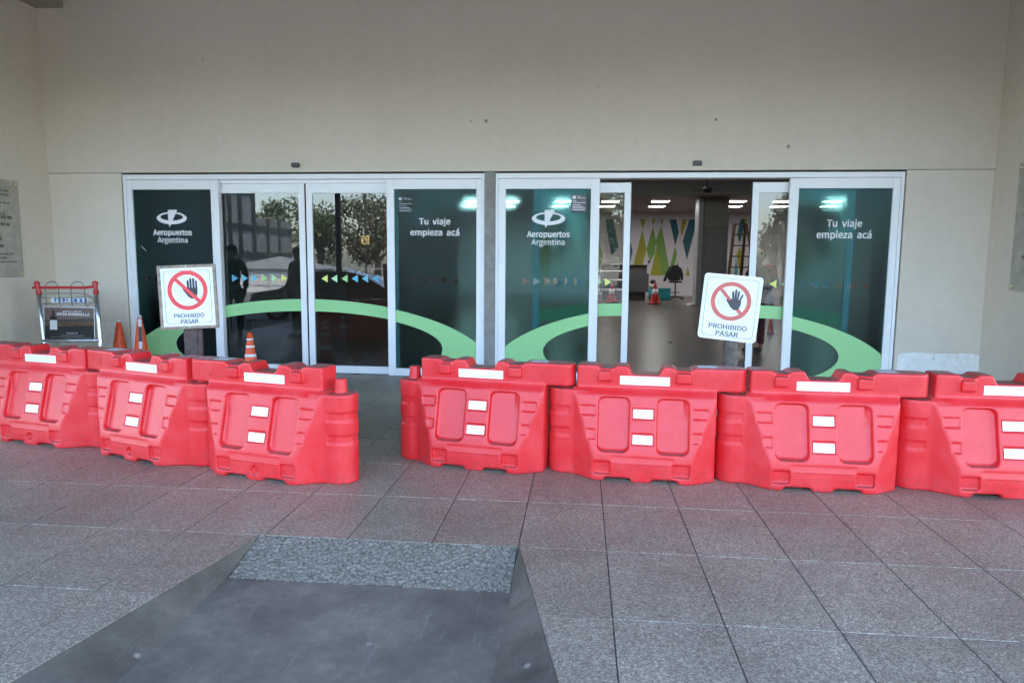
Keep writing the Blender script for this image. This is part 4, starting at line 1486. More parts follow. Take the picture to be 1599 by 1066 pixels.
    for i in (0, 1):
        for j in (0, 1):
            for k in (0, 1):
                cell += s[i:nx - 1 + i, j:ny - 1 + j, k:nz - 1 + k]
    act = (cell > 0) & (cell < 8)
    ids = -np.ones(act.shape, np.int64)
    ijk = np.argwhere(act)
    ids[act] = np.arange(len(ijk))
    acc = np.zeros((len(ijk), 3))
    cnt_ = np.zeros(len(ijk))
    I, J, K = ijk.T
    corners = [(i, j, k) for i in (0, 1) for j in (0, 1) for k in (0, 1)]
    for a in corners:
        for b in corners:
            if sum(abs(p - q) for p, q in zip(a, b)) != 1 or a > b:
                continue
            va = d[I + a[0], J + a[1], K + a[2]]
            vb = d[I + b[0], J + b[1], K + b[2]]
            cr_ = (va < 0) != (vb < 0)
            t = np.where(cr_, va / np.where(va == vb, 1, va - vb), 0)
            for ax in range(3):
                acc[:, ax] += np.where(cr_, a[ax] + t * (b[ax] - a[ax]), 0)
            cnt_ += cr_
    P = acc / cnt_[:, None] + ijk
    V = np.stack([gx[0] + P[:, 0] * hs, gy[0] + P[:, 1] * hs, gz[0] + P[:, 2] * hs], -1)
    faces = []
    # x edges
    for ax in range(3):
        if ax == 0:
            e = s[:-1, 1:-1, 1:-1] != s[1:, 1:-1, 1:-1]
            q = np.argwhere(e)
            i, j, k = q[:, 0], q[:, 1] + 1, q[:, 2] + 1
            f = np.stack([ids[i, j - 1, k - 1], ids[i, j, k - 1], ids[i, j, k], ids[i, j - 1, k]], -1)
            flip = ~s[i, j, k]
        elif ax == 1:
            e = s[1:-1, :-1, 1:-1] != s[1:-1, 1:, 1:-1]
            q = np.argwhere(e)
            i, j, k = q[:, 0] + 1, q[:, 1], q[:, 2] + 1
            f = np.stack([ids[i - 1, j, k - 1], ids[i - 1, j, k], ids[i, j, k], ids[i, j, k - 1]], -1)
            flip = ~s[i, j, k]
        else:
            e = s[1:-1, 1:-1, :-1] != s[1:-1, 1:-1, 1:]
            q = np.argwhere(e)
            i, j, k = q[:, 0] + 1, q[:, 1] + 1, q[:, 2]
            f = np.stack([ids[i - 1, j - 1, k], ids[i, j - 1, k], ids[i, j, k], ids[i - 1, j, k]], -1)
            flip = ~s[i, j, k]
        f[flip] = f[flip][:, ::-1]
        faces.append(f)
    Fa = np.concatenate(faces)
    # relax a little
    for _ in range(2):
        e = np.concatenate([Fa[:, [0, 1]], Fa[:, [1, 2]], Fa[:, [2, 3]], Fa[:, [3, 0]]])
        sm_ = np.zeros_like(V)
        c_ = np.zeros(len(V))
        np.add.at(sm_, e[:, 0], V[e[:, 1]])
        np.add.at(c_, e[:, 0], 1)
        V = V * 0.6 + sm_ / c_[:, None] * 0.4
    V[:, 2] = np.maximum(V[:, 2], 0.0)
    me = bpy.data.meshes.new('barrier_body')
    me.vertices.add(len(V))
    me.vertices.foreach_set('co', V.astype(np.float32).ravel())
    me.loops.add(len(Fa) * 4)
    me.loops.foreach_set('vertex_index', Fa.astype(np.int32).ravel())
    me.polygons.add(len(Fa))
    me.polygons.foreach_set('loop_start', np.arange(0, len(Fa) * 4, 4, dtype=np.int32))
    me.polygons.foreach_set('use_smooth', np.ones(len(Fa), bool))
    me.update(calc_edges=True)
    me.validate()
    me.materials.append(MT['red'])
    return me


body_me = build_barrier_mesh()
print('barrier faces', len(body_me.polygons))


def slope_y(z):
    return 0.25 - (z - 0.16) * 0.25


def strip_on_slope(x0, x1, z0, z1, s, name, d=0.0045):
    """a reflective sheet glued into its recess on the sloped face of side s"""
    mb = MB()
    off = -d
    v = []
    for (t, e) in ((0.0015, 0), (-0.001, 1)):
        for (x, z) in ((x0, z0), (x1, z0), (x1, z1), (x0, z1)):
            v.append((x, s * (slope_y(z) + off + t), z))
    mb.add(v, [(0, 1, 2, 3), (7, 6, 5, 4), (0, 4, 5, 1), (1, 5, 6, 2), (2, 6, 7, 3), (3, 7, 4, 0)])
    return mb.mesh(name, 'strip')


strip_me = {}
for s in (-1, 1):
    strip_me[s] = [strip_on_slope(-0.066, 0.076, 0.462, 0.526, s, 'reflector'), strip_on_slope(-0.066, 0.076, 0.279, 0.343, s, 'reflector')]
    y = s * 0.098
    strip_me[s].append(MB().box((-0.172, min(y - .001 * s, y + .0022 * s), 0.698), (0.192, max(y - .001 * s, y + .0022 * s), 0.763)).mesh('reflector', 'strip'))
# raised maker's emblem: bars and a bent arrow on the arm, both sides
emb = MB()
for s in (-1, 1):
    ya, yb = sorted((s * 0.0965, s * 0.1005))
    cxm = 0.50
    for k, (x0, x1, z0) in enumerate(((-.10, 0.0, 0.773), (-.08, .01, 0.761), (-.09, .0, 0.749), (-.01, .09, 0.728), (.0, .10, 0.716), (-.01, .09, 0.704))):
        emb.box((cxm + x0 * -s * -1, ya, z0), (cxm + x1 * -s * -1, yb, z0 + .004)) if s < 0 else emb.box((cxm - x1, ya, z0), (cxm - x0, yb, z0 + .004))
    emb.prism_y([(cxm + (-.005), .753), (cxm + .02, .753), (cxm + .035, .728), (cxm + .015, .708), (cxm - .0, .718), (cxm + .016, .73)], ya, yb)
emb_me = emb.mesh('raised_emblem', 'red')
ltr = bpy.data.objects
# moulded lettering band low on the face
let = MB()
rnd = random.Random(12)
for s in (-1, 1):
    x = -0.19
    while x < 0.2:
        wl_ = rnd.uniform(0.012, 0.03)
        z0, z1 = 0.128, 0.137
        ya, yb = sorted((s * 0.246, s * 0.2515))
        let.box((x, ya, z0), (x + wl_, yb, z1))
        x += wl_ + 0.006
let_me = let.mesh('moulded_lettering', 'red')
lbl_me = MB().box((0.395, -0.055, 0.8372), (0.53, 0.05, 0.8395)).mesh('paper_sticker', 'sticker')

BAR = [  # x, y (centre of the foot on the axis), yaw deg, flip, label, sticker
    (-4.631, 5.703, -13.1, True, 'red barrier cut by the left edge of the photo', False),
    (-3.462, 5.350, -20.0, True, 'red barrier second from the left, before the luggage trolley', True),
    (-2.277, 5.000, -14.6, True, 'red barrier on the left side of the gap, free pin at its right end', True),
    (-0.751, 5.440, -10.2, False, 'red barrier on the right side of the gap, free pin at its left end', True),
    (0.488, 5.291, -5.0, False, 'red barrier in front of the open doorway', True),
    (1.735, 5.225, -1.6, False, 'red barrier second from right, in front of the rightmost teal side panel', True),
    (3.005, 5.235, -0.5, False, 'red barrier cut by the right edge of the photo', False),
]
for (x, y, yaw, flip, lab, stk) in BAR:
    rz = radians(yaw + (180 if flip else 0))
    t = thing('plastic_barrier', lab, 'barrier', (x, y, 0.0), rz, 'interlocking red plastic barriers across the entrance')
    link('barrier_body', body_me, t)
    for s in (-1, 1):
        for me in strip_me[s]:
            link('reflector', me, t)
    tag(link('raised_emblem', emb_me, t), kind='stuff')
    tag(link('moulded_lettering', let_me, t), kind='stuff')
    if stk:
        o = link('paper_sticker', lbl_me, t)
        o['label'] = 'worn white paper sticker on the arm'

# ================================================================== PROHIBITION SIGNS
def prohib_sign(name, loc, W, Hh, rot, label, frame, red, ink, tw1, tw2, post):
    t = thing(name, label, 'sign', (loc[0], loc[1], 0.0), rot[2], 'prohibition signs on posts')
    zc = loc[2]
    # board in its own frame, tilted about its centre
    Mx = Matrix.Translation((0, 0, zc)) @ Matrix.Rotation(rot[1], 4, 'Y') @ Matrix.Rotation(rot[0], 4, 'X')

    def add(mb, nm, m, parent=t, bevel=0.0, lab=None):
        me = mb.mesh(nm, m)
        me.transform(Mx)
        o = link(nm, me, parent, bevel)
        if lab:
            o['label'] = lab
        return o
    w, h = W / 2, Hh / 2
    if frame:
        fb = MB()
        frame_boxes(fb, -w, w, -h, h, .026, .026, .026, .026, -0.012, 0.012)
        add(fb, 'wooden_frame', 'wood', bevel=0.003)
        bw, bh = w - .022, h - .022
        board = add(MB().box((-bw, -0.006, -bh), (bw, 0.002, bh)), 'sign_board', 'sign')
    else:
        r = 0.03
        pl = []
        for (cx, cz, t0) in ((w - r, h - r, 0), (-w + r, h - r, pi / 2), (-w + r, -h + r, pi), (w - r, -h + r, 1.5 * pi)):
            pl += [(cx + r * cos(t0 + pi / 2 * i / 5), cz + r * sin(t0 + pi / 2 * i / 5)) for i in range(6)]
        board = add(MB().prism_y(pl, -0.006, 0.002), 'sign_board', 'sign')
        bw, bh = w, h
    # border line
    r = 0.03
    e = 0.03
    path = []
    for (cx, cz, t0) in ((bw - e - r, bh - e - r, 0), (-bw + e + r, bh - e - r, pi / 2), (-bw + e + r, -bh + e + r, pi), (bw - e - r, -bh + e + r, 1.5 * pi)):
        path += [(cx + r * cos(t0 + pi / 2 * i / 5), cz + r * sin(t0 + pi / 2 * i / 5)) for i in range(6)]
    lw = 0.0032
    n = len(path)
    v = [(x, -0.0075, z) for x, z in path] + [(x * (1 - lw / bw), -0.0075, z * (1 - lw / bh)) for x, z in path]
    me = MB().add(v, [(k, (k + 1) % n, n + (k + 1) % n, n + k) for k in range(n)])
    add(me, 'border_line', ink, board)
    c = (0.0, 0.115 * W)
    R0, R1 = 0.345 * W, 0.272 * W
    hd = MB()
    hx, hz = 0.075 * W, 0.10 * W
    U = W
    if frame:
        fing = [(-.062, .05, -.062, .175, .017), (-.015, .055, -.015, .205, .017), (.032, .055, .034, .205, .017), (.078, .03, .080, .168, .015)]
    else:
        fing = [(-.04, .05, -.055, .18, .018), (-.003, .06, -.005, .215, .018), (.03, .055, .045, .19, .017), (.065, .03, .11, .14, .015)]
    for k, (x0, z0, x1, z1, r_) in enumerate(fing):
        d = Vector((x1 - x0, z1 - z0)).normalized()
        nn = Vector((-d.y, d.x))
        a0 = math.atan2(d.y, d.x)
        P = [((x0 - d.x * .03 + nn.x * r_), (z0 - d.y * .03 + nn.y * r_)), ((x0 - d.x * .03 - nn.x * r_), (z0 - d.y * .03 - nn.y * r_))]
        for i in range(7):
            q = a0 - pi / 2 + pi * i / 6
            P.append((x1 + r_ * cos(q), z1 + r_ * sin(q)))
        hd.prism_y([(hx + a * U, hz + b * U) for a, b in P], -0.0084 - 0.0002 * k, -0.006)
    palm = [(-.08, .06), (.10, .05), (.095, -.04), (.075, -.10), (.03, -.135), (-.02, -.13), (-.07, -.09), (-.12, -.02), (-.15, .02), (-.155, .045), (-.13, .05), (-.085, .02)]
    # palm as a star-shaped fan to stay planar and simple
    hd.add([(hx, -0.0096, hz - .03 * U)] + [(hx + a * U, -0.0096, hz + b * U) for a, b in palm], [(0, k + 1, (k + 1) % len(palm) + 1) for k in range(len(palm))])
    add(hd, 'raised_hand_symbol', ink, board)
    rg = MB()
    ring(rg, c, R0, R0, c, R1, R1, -0.0078, -0.006)
    add(rg, 'red_ring', red, board)
    sw = 0.030 * W
    a = radians(135 if frame else 133)
    d = Vector((cos(a), sin(a)))
    nn = Vector((-d.y, d.x))
    Ls = R1 * 1.03
    P = [(c[0] + d.x * Ls + nn.x * sw, c[1] + d.y * Ls + nn.y * sw), (c[0] - d.x * Ls + nn.x * sw, c[1] - d.y * Ls + nn.y * sw), (c[0] - d.x * Ls - nn.x * sw, c[1] - d.y * Ls - nn.y * sw), (c[0] + d.x * Ls - nn.x * sw, c[1] + d.y * Ls - nn.y * sw)]
    if frame:
        add(MB().prism_y(P, -0.0105, -0.006), 'red_slash', red, board)
    else:
        cut = 0.30
        P2 = [(c[0] + d.x * Ls + nn.x * sw, c[1] + d.y * Ls + nn.y * sw), (c[0] + d.x * Ls * .02 + nn.x * sw, c[1] + d.y * Ls * .02 + nn.y * sw), (c[0] + d.x * Ls * .02 - nn.x * sw, c[1] + d.y * Ls * .02 - nn.y * sw), (c[0] + d.x * Ls - nn.x * sw, c[1] + d.y * Ls - nn.y * sw)]
        P3 = [(c[0] - d.x * Ls * .45 + nn.x * sw, c[1] - d.y * Ls * .45 + nn.y * sw), (c[0] - d.x * Ls + nn.x * sw, c[1] - d.y * Ls + nn.y * sw), (c[0] - d.x * Ls - nn.x * sw, c[1] - d.y * Ls - nn.y * sw), (c[0] - d.x * Ls * .45 - nn.x * sw, c[1] - d.y * Ls * .45 - nn.y * sw)]
        add(MB().prism_y(P2, -0.0085, -0.006).prism_y(P3, -0.0085, -0.006), 'red_slash', red, board)
    # face outline behind the hand
    fc = MB()
    head = [(-.06, .19), (-.11, .20), (-.17, .19), (-.205, .15), (-.21, .10), (-.19, .065), (-.205, .05)]
    fc.tube([(x * U, -0.007, z * U) for x, z in head], 0.0018, 4)
    fc.tube([((-.13 + .022 * cos(q)) * U, -0.007, (.115 + .02 * sin(q)) * U) for q in [2 * pi * i / 10 for i in range(11)]], 0.0016, 4)
    fc.tube([(-.18 * U, -.007, .15 * U), (-.13 * U, -.007, .16 * U), (-.09 * U, -.007, .14 * U)], 0.0016, 4)
    fc.tube([(-.13 * U, -.007, .055 * U), (-.10 * U, -.007, .065 * U)], 0.0016, 4)
    fc.tube([(-.15 * U, -.007, -.05 * U), (-.10 * U, -.007, .02 * U), (-.05 * U, -.007, .025 * U)], 0.0018, 4)
    add(fc, 'face_outline', 'sketch', board)
    for (s, zz, ww) in (('PROHIBIDO', -0.325 if frame else -0.345, tw1), ('PASAR', -0.425 if frame else -0.465, tw2)):
        o = text_obj(s, -0.0 * W, zz * W, ww * W, (0.068 if frame else 0.082) * W, -0.0068, ink, board, bold=0.007)
        o.data.transform(Mx)
    if frame:
        MB().box((-0.062, 0.014, 0.0), (0.058, 0.05, zc - h + 0.16)).obj('post', 'darkwood', t, bevel=0.004)
        MB().box((0.06, 0.02, 0.0), (0.095, 0.06, zc - h + 0.12)).obj('batten', 'darkwood', t, bevel=0.004)
    else:
        MB().tube([(0.02, 0.085, 0), (0.02, 0.085, zc + h * 0.5)], 0.064, 20).obj('post', 'rust', t, smooth=True)
    MB().lathe([(0.17, 0), (0.20, 0.02), (0.20, 0.12), (0.16, 0.15), (0.06, 0.152)], (0, 0.06, 0), 24).obj('concrete_foot', 'concrete', t)
    for (x, z) in ((0, h - .012), (0, -h + .012)) if frame else ((-w + .03, 0), (w - .03, 0)):
        add(MB().prism_y(ellipse_pts(x, z, .006, .006, 10), -0.016 if frame else -.009, -0.006), 'screw', 'chrome')
    return t


q = at(294, 463.5, 6.0)
prohib_sign('prohibition_sign', (q.x, 6.0, q.z), 0.515, 0.575, (radians(-3), radians(-2.6), radians(8)), 'white no entry sign with wooden frame, tilted, on a dark wooden post at left', True, 'signred', 'ink', 0.52, 0.305, 'wood')
q = at(1140, 480.5, 6.2)
prohib_sign('prohibition_sign', (q.x, 6.2, q.z), 0.485, 0.565, (radians(-2), radians(4.6), radians(-12)), 'faded frameless no entry sign on a rusty pipe before the open doorway', False, 'signred2', 'ink2', 0.655, 0.385, 'pipe')

# ================================================================== LUGGAGE TROLLEY
TYY = 8.6
tq = at(105, 448, TYY)
tr = thing('luggage_trolley', 'steel luggage trolley with red handle and wine poster by the left wall', 'trolley', (tq.x, TYY, 0))


def T(px, py, dy=0.0):
    q = at(px, py, TYY + dy)
    return (q.x - tq.x, dy, q.z)


zh = T(105, 448)[2]
MB().tube([T(51.5, 449), T(60, 449), T(133, 449), T(142, 448), T(150, 447)], 0.018, 12).obj('push_handle', 'handle', tr, smooth=True)
for (a, b) in (((57.5, 442), (61, 458)), ((148.5, 442), (150, 458))):
    k0, k1 = Vector(T(*a)), Vector(T(*b))
    MB().tube([k0 + Vector((0, 0, .03)), k0 + Vector((0, 0, .015)), k0, k0 * .5 + k1 * .5, k1, k1 - Vector((0, 0, .012))], [0.012, 0.032, 0.036, 0.024, 0.036, 0.030], 14).obj('corner_grip', 'handle', tr, smooth=True)
for (a, b, c_) in (((60.5, 460), (65, 500), (69, 535)), ((150, 460), (154, 500), (157, 535))):
    p = [Vector(T(*a)), Vector(T(b[0], b[1], -0.02)), Vector(T(c_[0], c_[1], -0.05))]
    p.append(Vector((p[-1].x, -0.12, 0.2)))
    MB().tube(p, 0.028, 12).obj('upright', 'chrome', tr, smooth=True)
a, b = T(66, 532, -.06), T(156, 531, -.06)
MB().tube([a, b], 0.022, 12).obj('cross_bar', 'chrome', tr, smooth=True)
# poster panel
pc = [T(70, 479.5, -.01), T(147, 478.5, -.01), T(149, 528, -.05), T(76, 529, -.05)]
x0p, x1p = pc[0][0], pc[1][0]
ztp, zbp = pc[0][2], pc[3][2]
wp, hp = (x1p - x0p), ztp - zbp
pan = MB().box((-wp / 2, 0, 0), (wp / 2, 0.012, hp)).obj('poster_panel', 'adbrown', tr, loc=((x0p + x1p) / 2 + .01, -0.055, zbp), rot=(radians(-4), 0, 0))


def pad(poly, m, name, y=-0.001, n=None):
    return MB().prism_y([(-wp / 2 + x * wp, z * hp) for x, z in poly], y, 0.0).obj(name, m, pan)


MT['ad1'] = mat('poster_black_green', (0.006, 0.006, 0.004), 0.6)
MT['ad2'] = mat('poster_gold_haze', (0.09, 0.05, 0.018), 0.6, var=(10, 0.4))
MT['ad3'] = mat('poster_dark_ridge', (0.03, 0.018, 0.015), 0.4)
pad([(0, .0), (1, .0), (1, .45), (.7, .50), (.4, .46), (0, .5)], 'ad1', 'poster_print', -0.0012)
pad([(0, .42), (.35, .40), (.7, .44), (1, .44), (1, .60), (.6, .58), (.3, .6), (0, .58)], 'ad2', 'poster_print', -0.0018)
pad([(0, .56), (.3, .58), (.6, .56), (1, .58), (1, .68), (.75, .66), (.45, .63), (.2, .62), (0, .60)], 'ad3', 'poster_print', -0.0024)
pad([(.11, .28), (.25, .28), (.25, .66), (.22, .72), (.195, .76), (.195, .92), (.16, .92), (.16, .76), (.13, .72), (.11, .66)], 'ad1', 'bottle_print', -0.003)
pad([(.105, .30), (.255, .30), (.25, .60), (.11, .60)], 'canvas', 'bottle_label_print', -0.0036)
text_obj('MESA MARAVILLA', wp * .08, hp * .795, wp * .66, hp * .085, -0.0015, 'white', pan, bold=0.005)
text_obj('BODEGA Y VIÑEDOS', wp * .06, hp * .88, wp * .38, hp * .04, -0.0015, 'white', pan)
text_obj('BODEGAS.COM', wp * .05, hp * .20, wp * .22, hp * .04, -0.0018, 'white', pan)
MB().box((-wp * .2, -0.0028, hp * .12), (wp * .3, -0.001, hp * .128)).box((-wp * .38, -0.0028, hp * .06), (wp * .42, -0.001, hp * .066)).obj('small_print_line', 'alu_grey', pan)
fb = MB()
frame_boxes(fb, -wp / 2 - .015, wp / 2 + .015, -.015, hp + .015, .015, .015, .015, .015, -.006, .016)
fb.obj('panel_rim', 'alu_grey', pan)
# wire basket behind the handle
for (h0, h1) in ((70.5, 91), (110.5, 131.5)):
    pl = [T(h0 + 2.5, 478, .02), T(h0, 452, .03)]
    for i in range(9):
        q = pi * (1 - i / 8)
        pl.append(T((h0 + h1) / 2 + (h1 - h0) / 2 * cos(q), 449 - 9.5 * sin(q), .05))
    pl += [T(h1, 452, .03), T(h1 + 2.5, 476, .02), T(h1 + 5, 478.5, .0), T(h1 + 7, 476, .0)]
    MB().tube(pl, 0.006, 8).obj('wire_hoop', 'wire', tr, smooth=True)
for pl in ([(64, 460), (72, 458), (120, 457.5), (135, 459), (144, 465), (147, 470)], [(64, 464), (75, 465.5), (144, 464)], [(65, 474), (80, 473.5), (148, 472)]):
    MB().tube([T(x, y, .035) for x, y in pl], 0.005, 8).obj('basket_wire', 'wire', tr, smooth=True)
a, b = T(80, 473, .04), T(138, 464.5, .04)
lp = MB().box((a[0], .038, a[2]), (b[0], .044, b[2])).obj('name_plate', 'sticker', tr)
rnd = random.Random(3)
mb = MB()
x = a[0] + .05
while x < b[0] - .04:
    l = rnd.uniform(.015, .04)
    mb.box((x, .036, a[2] + .02), (x + l, .0385, b[2] - .018))
    x += l + rnd.uniform(.02, .05)
mb.obj('plate_print', 'bluecloth', lp)
# platform and wheels
hwid = (T(156, 531)[0] - T(66, 531)[0]) / 2
cxx = (T(156, 531)[0] + T(66, 531)[0]) / 2
pf = MB()
for k in range(5):
    x = cxx - hwid + 2 * hwid * k / 4
    pf.tube([(x, -0.1, 0.2), (x, 0.62, 0.17)], 0.014, 8)
pf.tube([(cxx - hwid, -0.1, 0.2), (cxx + hwid, -0.1, 0.2)], 0.018, 8)
pf.tube([(cxx - hwid, 0.62, 0.17), (cxx + hwid, 0.62, 0.17)], 0.018, 8)
pf.obj('platform', 'chrome', tr, smooth=True)
for (x, y) in ((cxx - hwid, -.06), (cxx + hwid, -.06), (cxx, .58)):
    MB().tube([(x - .02, y, .09), (x + .02, y, .09)], 0.09, 20).obj('wheel', 'tyre', tr, smooth=True)

# ================================================================== PEOPLE
def skin_mesh(verts, edges, radii, name, m, sub=2):
    me = bpy.data.meshes.new(name)
    me.from_pydata(verts, edges, [])
    o = bpy.data.objects.new(name, me)
    COL.objects.link(o)
    md = o.modifiers.new('s', 'SKIN')
    md.use_smooth_shade = True
    sv = me.skin_vertices[0].data
    for i, r in enumerate(radii):
        sv[i].radius = r if isinstance(r, tuple) else (r, r)
        sv[i].use_root = (i == 0)
    sb = o.modifiers.new('u', 'SUBSURF')
    sb.levels = sb.render_levels = sub
    dg = bpy.context.evaluated_depsgraph_get()
    nm = bpy.data.meshes.new_from_object(o.evaluated_get(dg))
    bpy.data.objects.remove(o)
    nm.name = name
    nm.materials.clear()
    nm.materials.append(MT[m])
    nm.polygons.foreach_set('use_smooth', [True] * len(nm.polygons))
    return nm


def person(loc, rz, label, top, cap=None, scale=1.0, hands='down'):
    t = thing('person', label, 'person', loc, rz)
    t.scale = (scale,) * 3
    # one continuous body: pelvis, torso, neck, head, arms, legs
    v = [(0, 0, .95), (0, .0, 1.12), (0, .01, 1.32), (0, .02, 1.44), (0, .0, 1.52), (0, -.01, 1.60), (0, -.015, 1.69)]
    r = [.11, .105, .125, .085, .045, .08, .075]
    e = [(0, 1), (1, 2), (2, 3), (3, 4), (4, 5), (5, 6)]
    for s in (-1, 1):
        b = len(v)
        v += [(s * .17, .01, 1.41), (s * .235, .02, 1.14), (s * .235, -.10, .93), (s * .225, -.14, .84)]
        r += [.05, .042, .032, .03]
        e += [(3, b), (b, b + 1), (b + 1, b + 2), (b + 2, b + 3)]
        # five fingers
        w = Vector(v[b + 3])
        for k in range(4):
            c = len(v)
            v += [tuple(w + Vector((s * -.01, -.035 + .018 * k, -.06))), tuple(w + Vector((s * -.025, -.045 + .018 * k, -.10 + abs(k - 1.5) * .008)))]
            r += [.0095, .008]
            e += [(b + 3, c), (c, c + 1)]
        c = len(v)
        v += [tuple(w + Vector((s * -.03, -.045, -.02))), tuple(w + Vector((s * -.035, -.065, -.055)))]
        r += [.011, .009]
        e += [(b + 3, c), (c, c + 1)]
        b = len(v)
        v += [(s * .095, 0, .86), (s * .10, -.01, .50), (s * .105, .03, .10), (s * .11, -.10, .04)]
        r += [.085, .055, .04, .032]
        e += [(0, b), (b, b + 1), (b + 1, b + 2), (b + 2, b + 3)]
    body = link('body', skin_mesh(v, e, r, 'body', 'skin', 1), t)
    # jacket
    jv = [(0, 0, .93), (0, 0, 1.12), (0, .01, 1.30), (0, .02, 1.44)]
    jr = [.155, .145, .16, .10]
    je = [(0, 1), (1, 2), (2, 3)]
    for s in (-1, 1):
        b = len(jv)
        jv += [(s * .18, .01, 1.41), (s * .24, .02, 1.14), (s * .238, -.10, .93)]
        jr += [.075, .062, .05]
        je += [(3, b), (b, b + 1), (b + 1, b + 2)]
    link('jacket', skin_mesh(jv, je, jr, 'jacket', top, 1), t)
    tv = [(0, 0, .93)]
    tr_ = [.145]
    te = []
    for s in (-1, 1):
        b = len(tv)
        tv += [(s * .10, 0, .84), (s * .105, -.01, .50), (s * .11, .02, .12)]
        tr_ += [.105, .08, .065]
        te += [(0, b), (b, b + 1), (b + 1, b + 2)]
    link('trousers', skin_mesh(tv, te, tr_, 'trousers', 'trouser', 1), t)
    for s in (-1, 1):
        link('shoe', skin_mesh([(s * .105, .05, .045), (s * .11, -.05, .045), (s * .118, -.16, .035)], [(0, 1), (1, 2)], [.05, .052, .04], 'shoe', 'blackplastic', 1), t)
    # face: nose, ears, eyes, mouth
    MB().lathe([(.004, .025), (.014, -.0), (.010, -.012)], (0, -.105, 1.61), 8).obj('nose', 'skin', t, smooth=True)
    for s in (-1, 1):
        MB().lathe([(.006, -.03), (.014, 0), (.008, .03)], (s * .082, -.005, 1.62), 8).obj('ear', 'skin', t, smooth=True)
        MB().lathe([(.003, -.006), (.009, 0), (.003, .006)], (s * .032, -.087, 1.645), 8).obj('eye', 'hair', t)
    MB().box((-.025, -.094, 1.565), (.025, -.08, 1.571)).obj('mouth', 'redcloth', t)
    if cap:
        MB().lathe([(.098, -.02), (.104, .02), (.09, .07), (.05, .095), (.01, .10)], (0, .0, 1.675), 20).obj('cap_crown', cap, t, smooth=True)
        MB().prism_z([(-.075, -.07), (.075, -.07), (.06, -.17), (.0, -.19), (-.06, -.17)], 1.675, 1.688).obj('cap_peak', cap, t)
    hv = MB().lathe([(.06, -.08), (.094, -.03), (.10, .02), (.085, .07), (.04, .095)], (0, .018, 1.665), 18)
    hv.obj('hair', 'hair', t, smooth=True)
    return t


person((at(1178, 550, 13.0).x, 13.0, 0), radians(205), 'person in black jacket and dark trousers with red cap inside the right leaf', 'black', 'redcloth', 1.04)
bp = at(1203, 440, 13.2)
bk = thing('backpack', 'red and blue backpack carried by the person inside', 'backpack', (bp.x, 13.28, bp.z - .1))
MB().lathe([(.10, 0), (.14, .03), (.15, .2), (.13, .36), (.06, .42)], n=18).obj('bag', 'redcloth', bk, smooth=True)
MB().lathe([(.06, 0), (.09, .02), (.09, .14), (.05, .17)], (.06, -.1, .02), 14).obj('front_pocket', 'bluecloth', bk, smooth=True)
wb_ = at(1200, 468, 12.7)
bg = thing('shopping_bag', 'white carrier bag hanging beside the person inside', 'bag', (wb_.x, 12.65, wb_.z - .12))
MB().lathe([(.05, 0), (.075, .04), (.07, .18), (.02, .24)], n=12).obj('bag_body', 'canvas', bg, smooth=True)
MB().tube([(-.015, 0, .23), (-.01, 0, .30), (.01, 0, .30), (.015, 0, .23)], .004, 6).obj('bag_handle', 'canvas', bg)

person((-5.8, 5.2, 0), radians(-150), 'dark clad bystander reflected in the closed left leaf', 'shirt', None, 1.06)
person((-7.15, 5.3, 0), radians(160), 'broad bystander at the far left, only reflected in the glass', 'black', None, 1.08)

# ================================================================== OUTSIDE WORLD BEHIND THE CAMERA
def tree(x, y, h, r, seed, label, m='leaf'):
    rnd = random.Random(seed)
    t = thing('tree', label, 'tree', (x, y, -0.2), 0, 'trees across the road')
    tk = MB()
    tk.tube([(0, 0, 0), (.1, 0, h * .25), (-.05, .1, h * .5), (0, 0, h * .8)], [.28, .2, .14, .05], 10)
    lobes = []
    for k in range(12):
        a = rnd.uniform(0, 2 * pi)
        rr_ = r * rnd.uniform(.2, .75)
        z = h * rnd.uniform(.38, .95)
        c = Vector((cos(a) * rr_, sin(a) * rr_, z))
        tk.tube([(0, 0, h * rnd.uniform(.25, .5)), tuple(c * .6 + Vector((0, 0, z * .3))), tuple(c)], [.1, .06, .02], 6)
        lobes.append((c, r * rnd.uniform(.25, .45)))
    tk.obj('trunk', 'bark', t, smooth=True)
    vs, fs = [], []
    for (c, rad_) in lobes:
        for _ in range(420):
            d = Vector((rnd.gauss(0, 1), rnd.gauss(0, 1), rnd.gauss(0, .8))).normalized() * rad_ * rnd.uniform(.5, 1.1)
            p = c + d
            s = rnd.uniform(.08, .2)
            u = Vector((rnd.gauss(0, 1), rnd.gauss(0, 1), rnd.gauss(0, 1))).normalized()
            w = u.cross(Vector((rnd.gauss(0, 1), rnd.gauss(0, 1), rnd.gauss(0, 1)))).normalized()
            o = len(vs)
            vs += [tuple(p - u * s), tuple(p + w * s * .5), tuple(p + u * s), tuple(p - w * s * .5)]
            fs.append((o, o + 1, o + 2, o + 3))
    me = bpy.data.meshes.new('crown')
    me.from_pydata(vs, [], fs)
    me.materials.append(MT[m])
    link('crown', me, t)


TREES = [(-14.5, -30, 6.4, 3.4), (-19.5, -32, 5.9, 3.0), (-9.5, -29, 6.0, 3.2), (-3.5, -31, 6.3, 3.4), (2.8, -30, 6.6, 3.4), (9.0, -33, 6.2, 3.3), (15, -31, 6.0, 3.2), (-25.5, -37, 6.6, 3.0)]
for k, (x, y, h, r) in enumerate(TREES):
    tree(x, y, h, r, 30 + k, '%s tree from the left in the row mirrored in the door glass' % ORD[sorted(q[0] for q in TREES).index(x)], 'leaf' if k % 2 else 'leaf2')
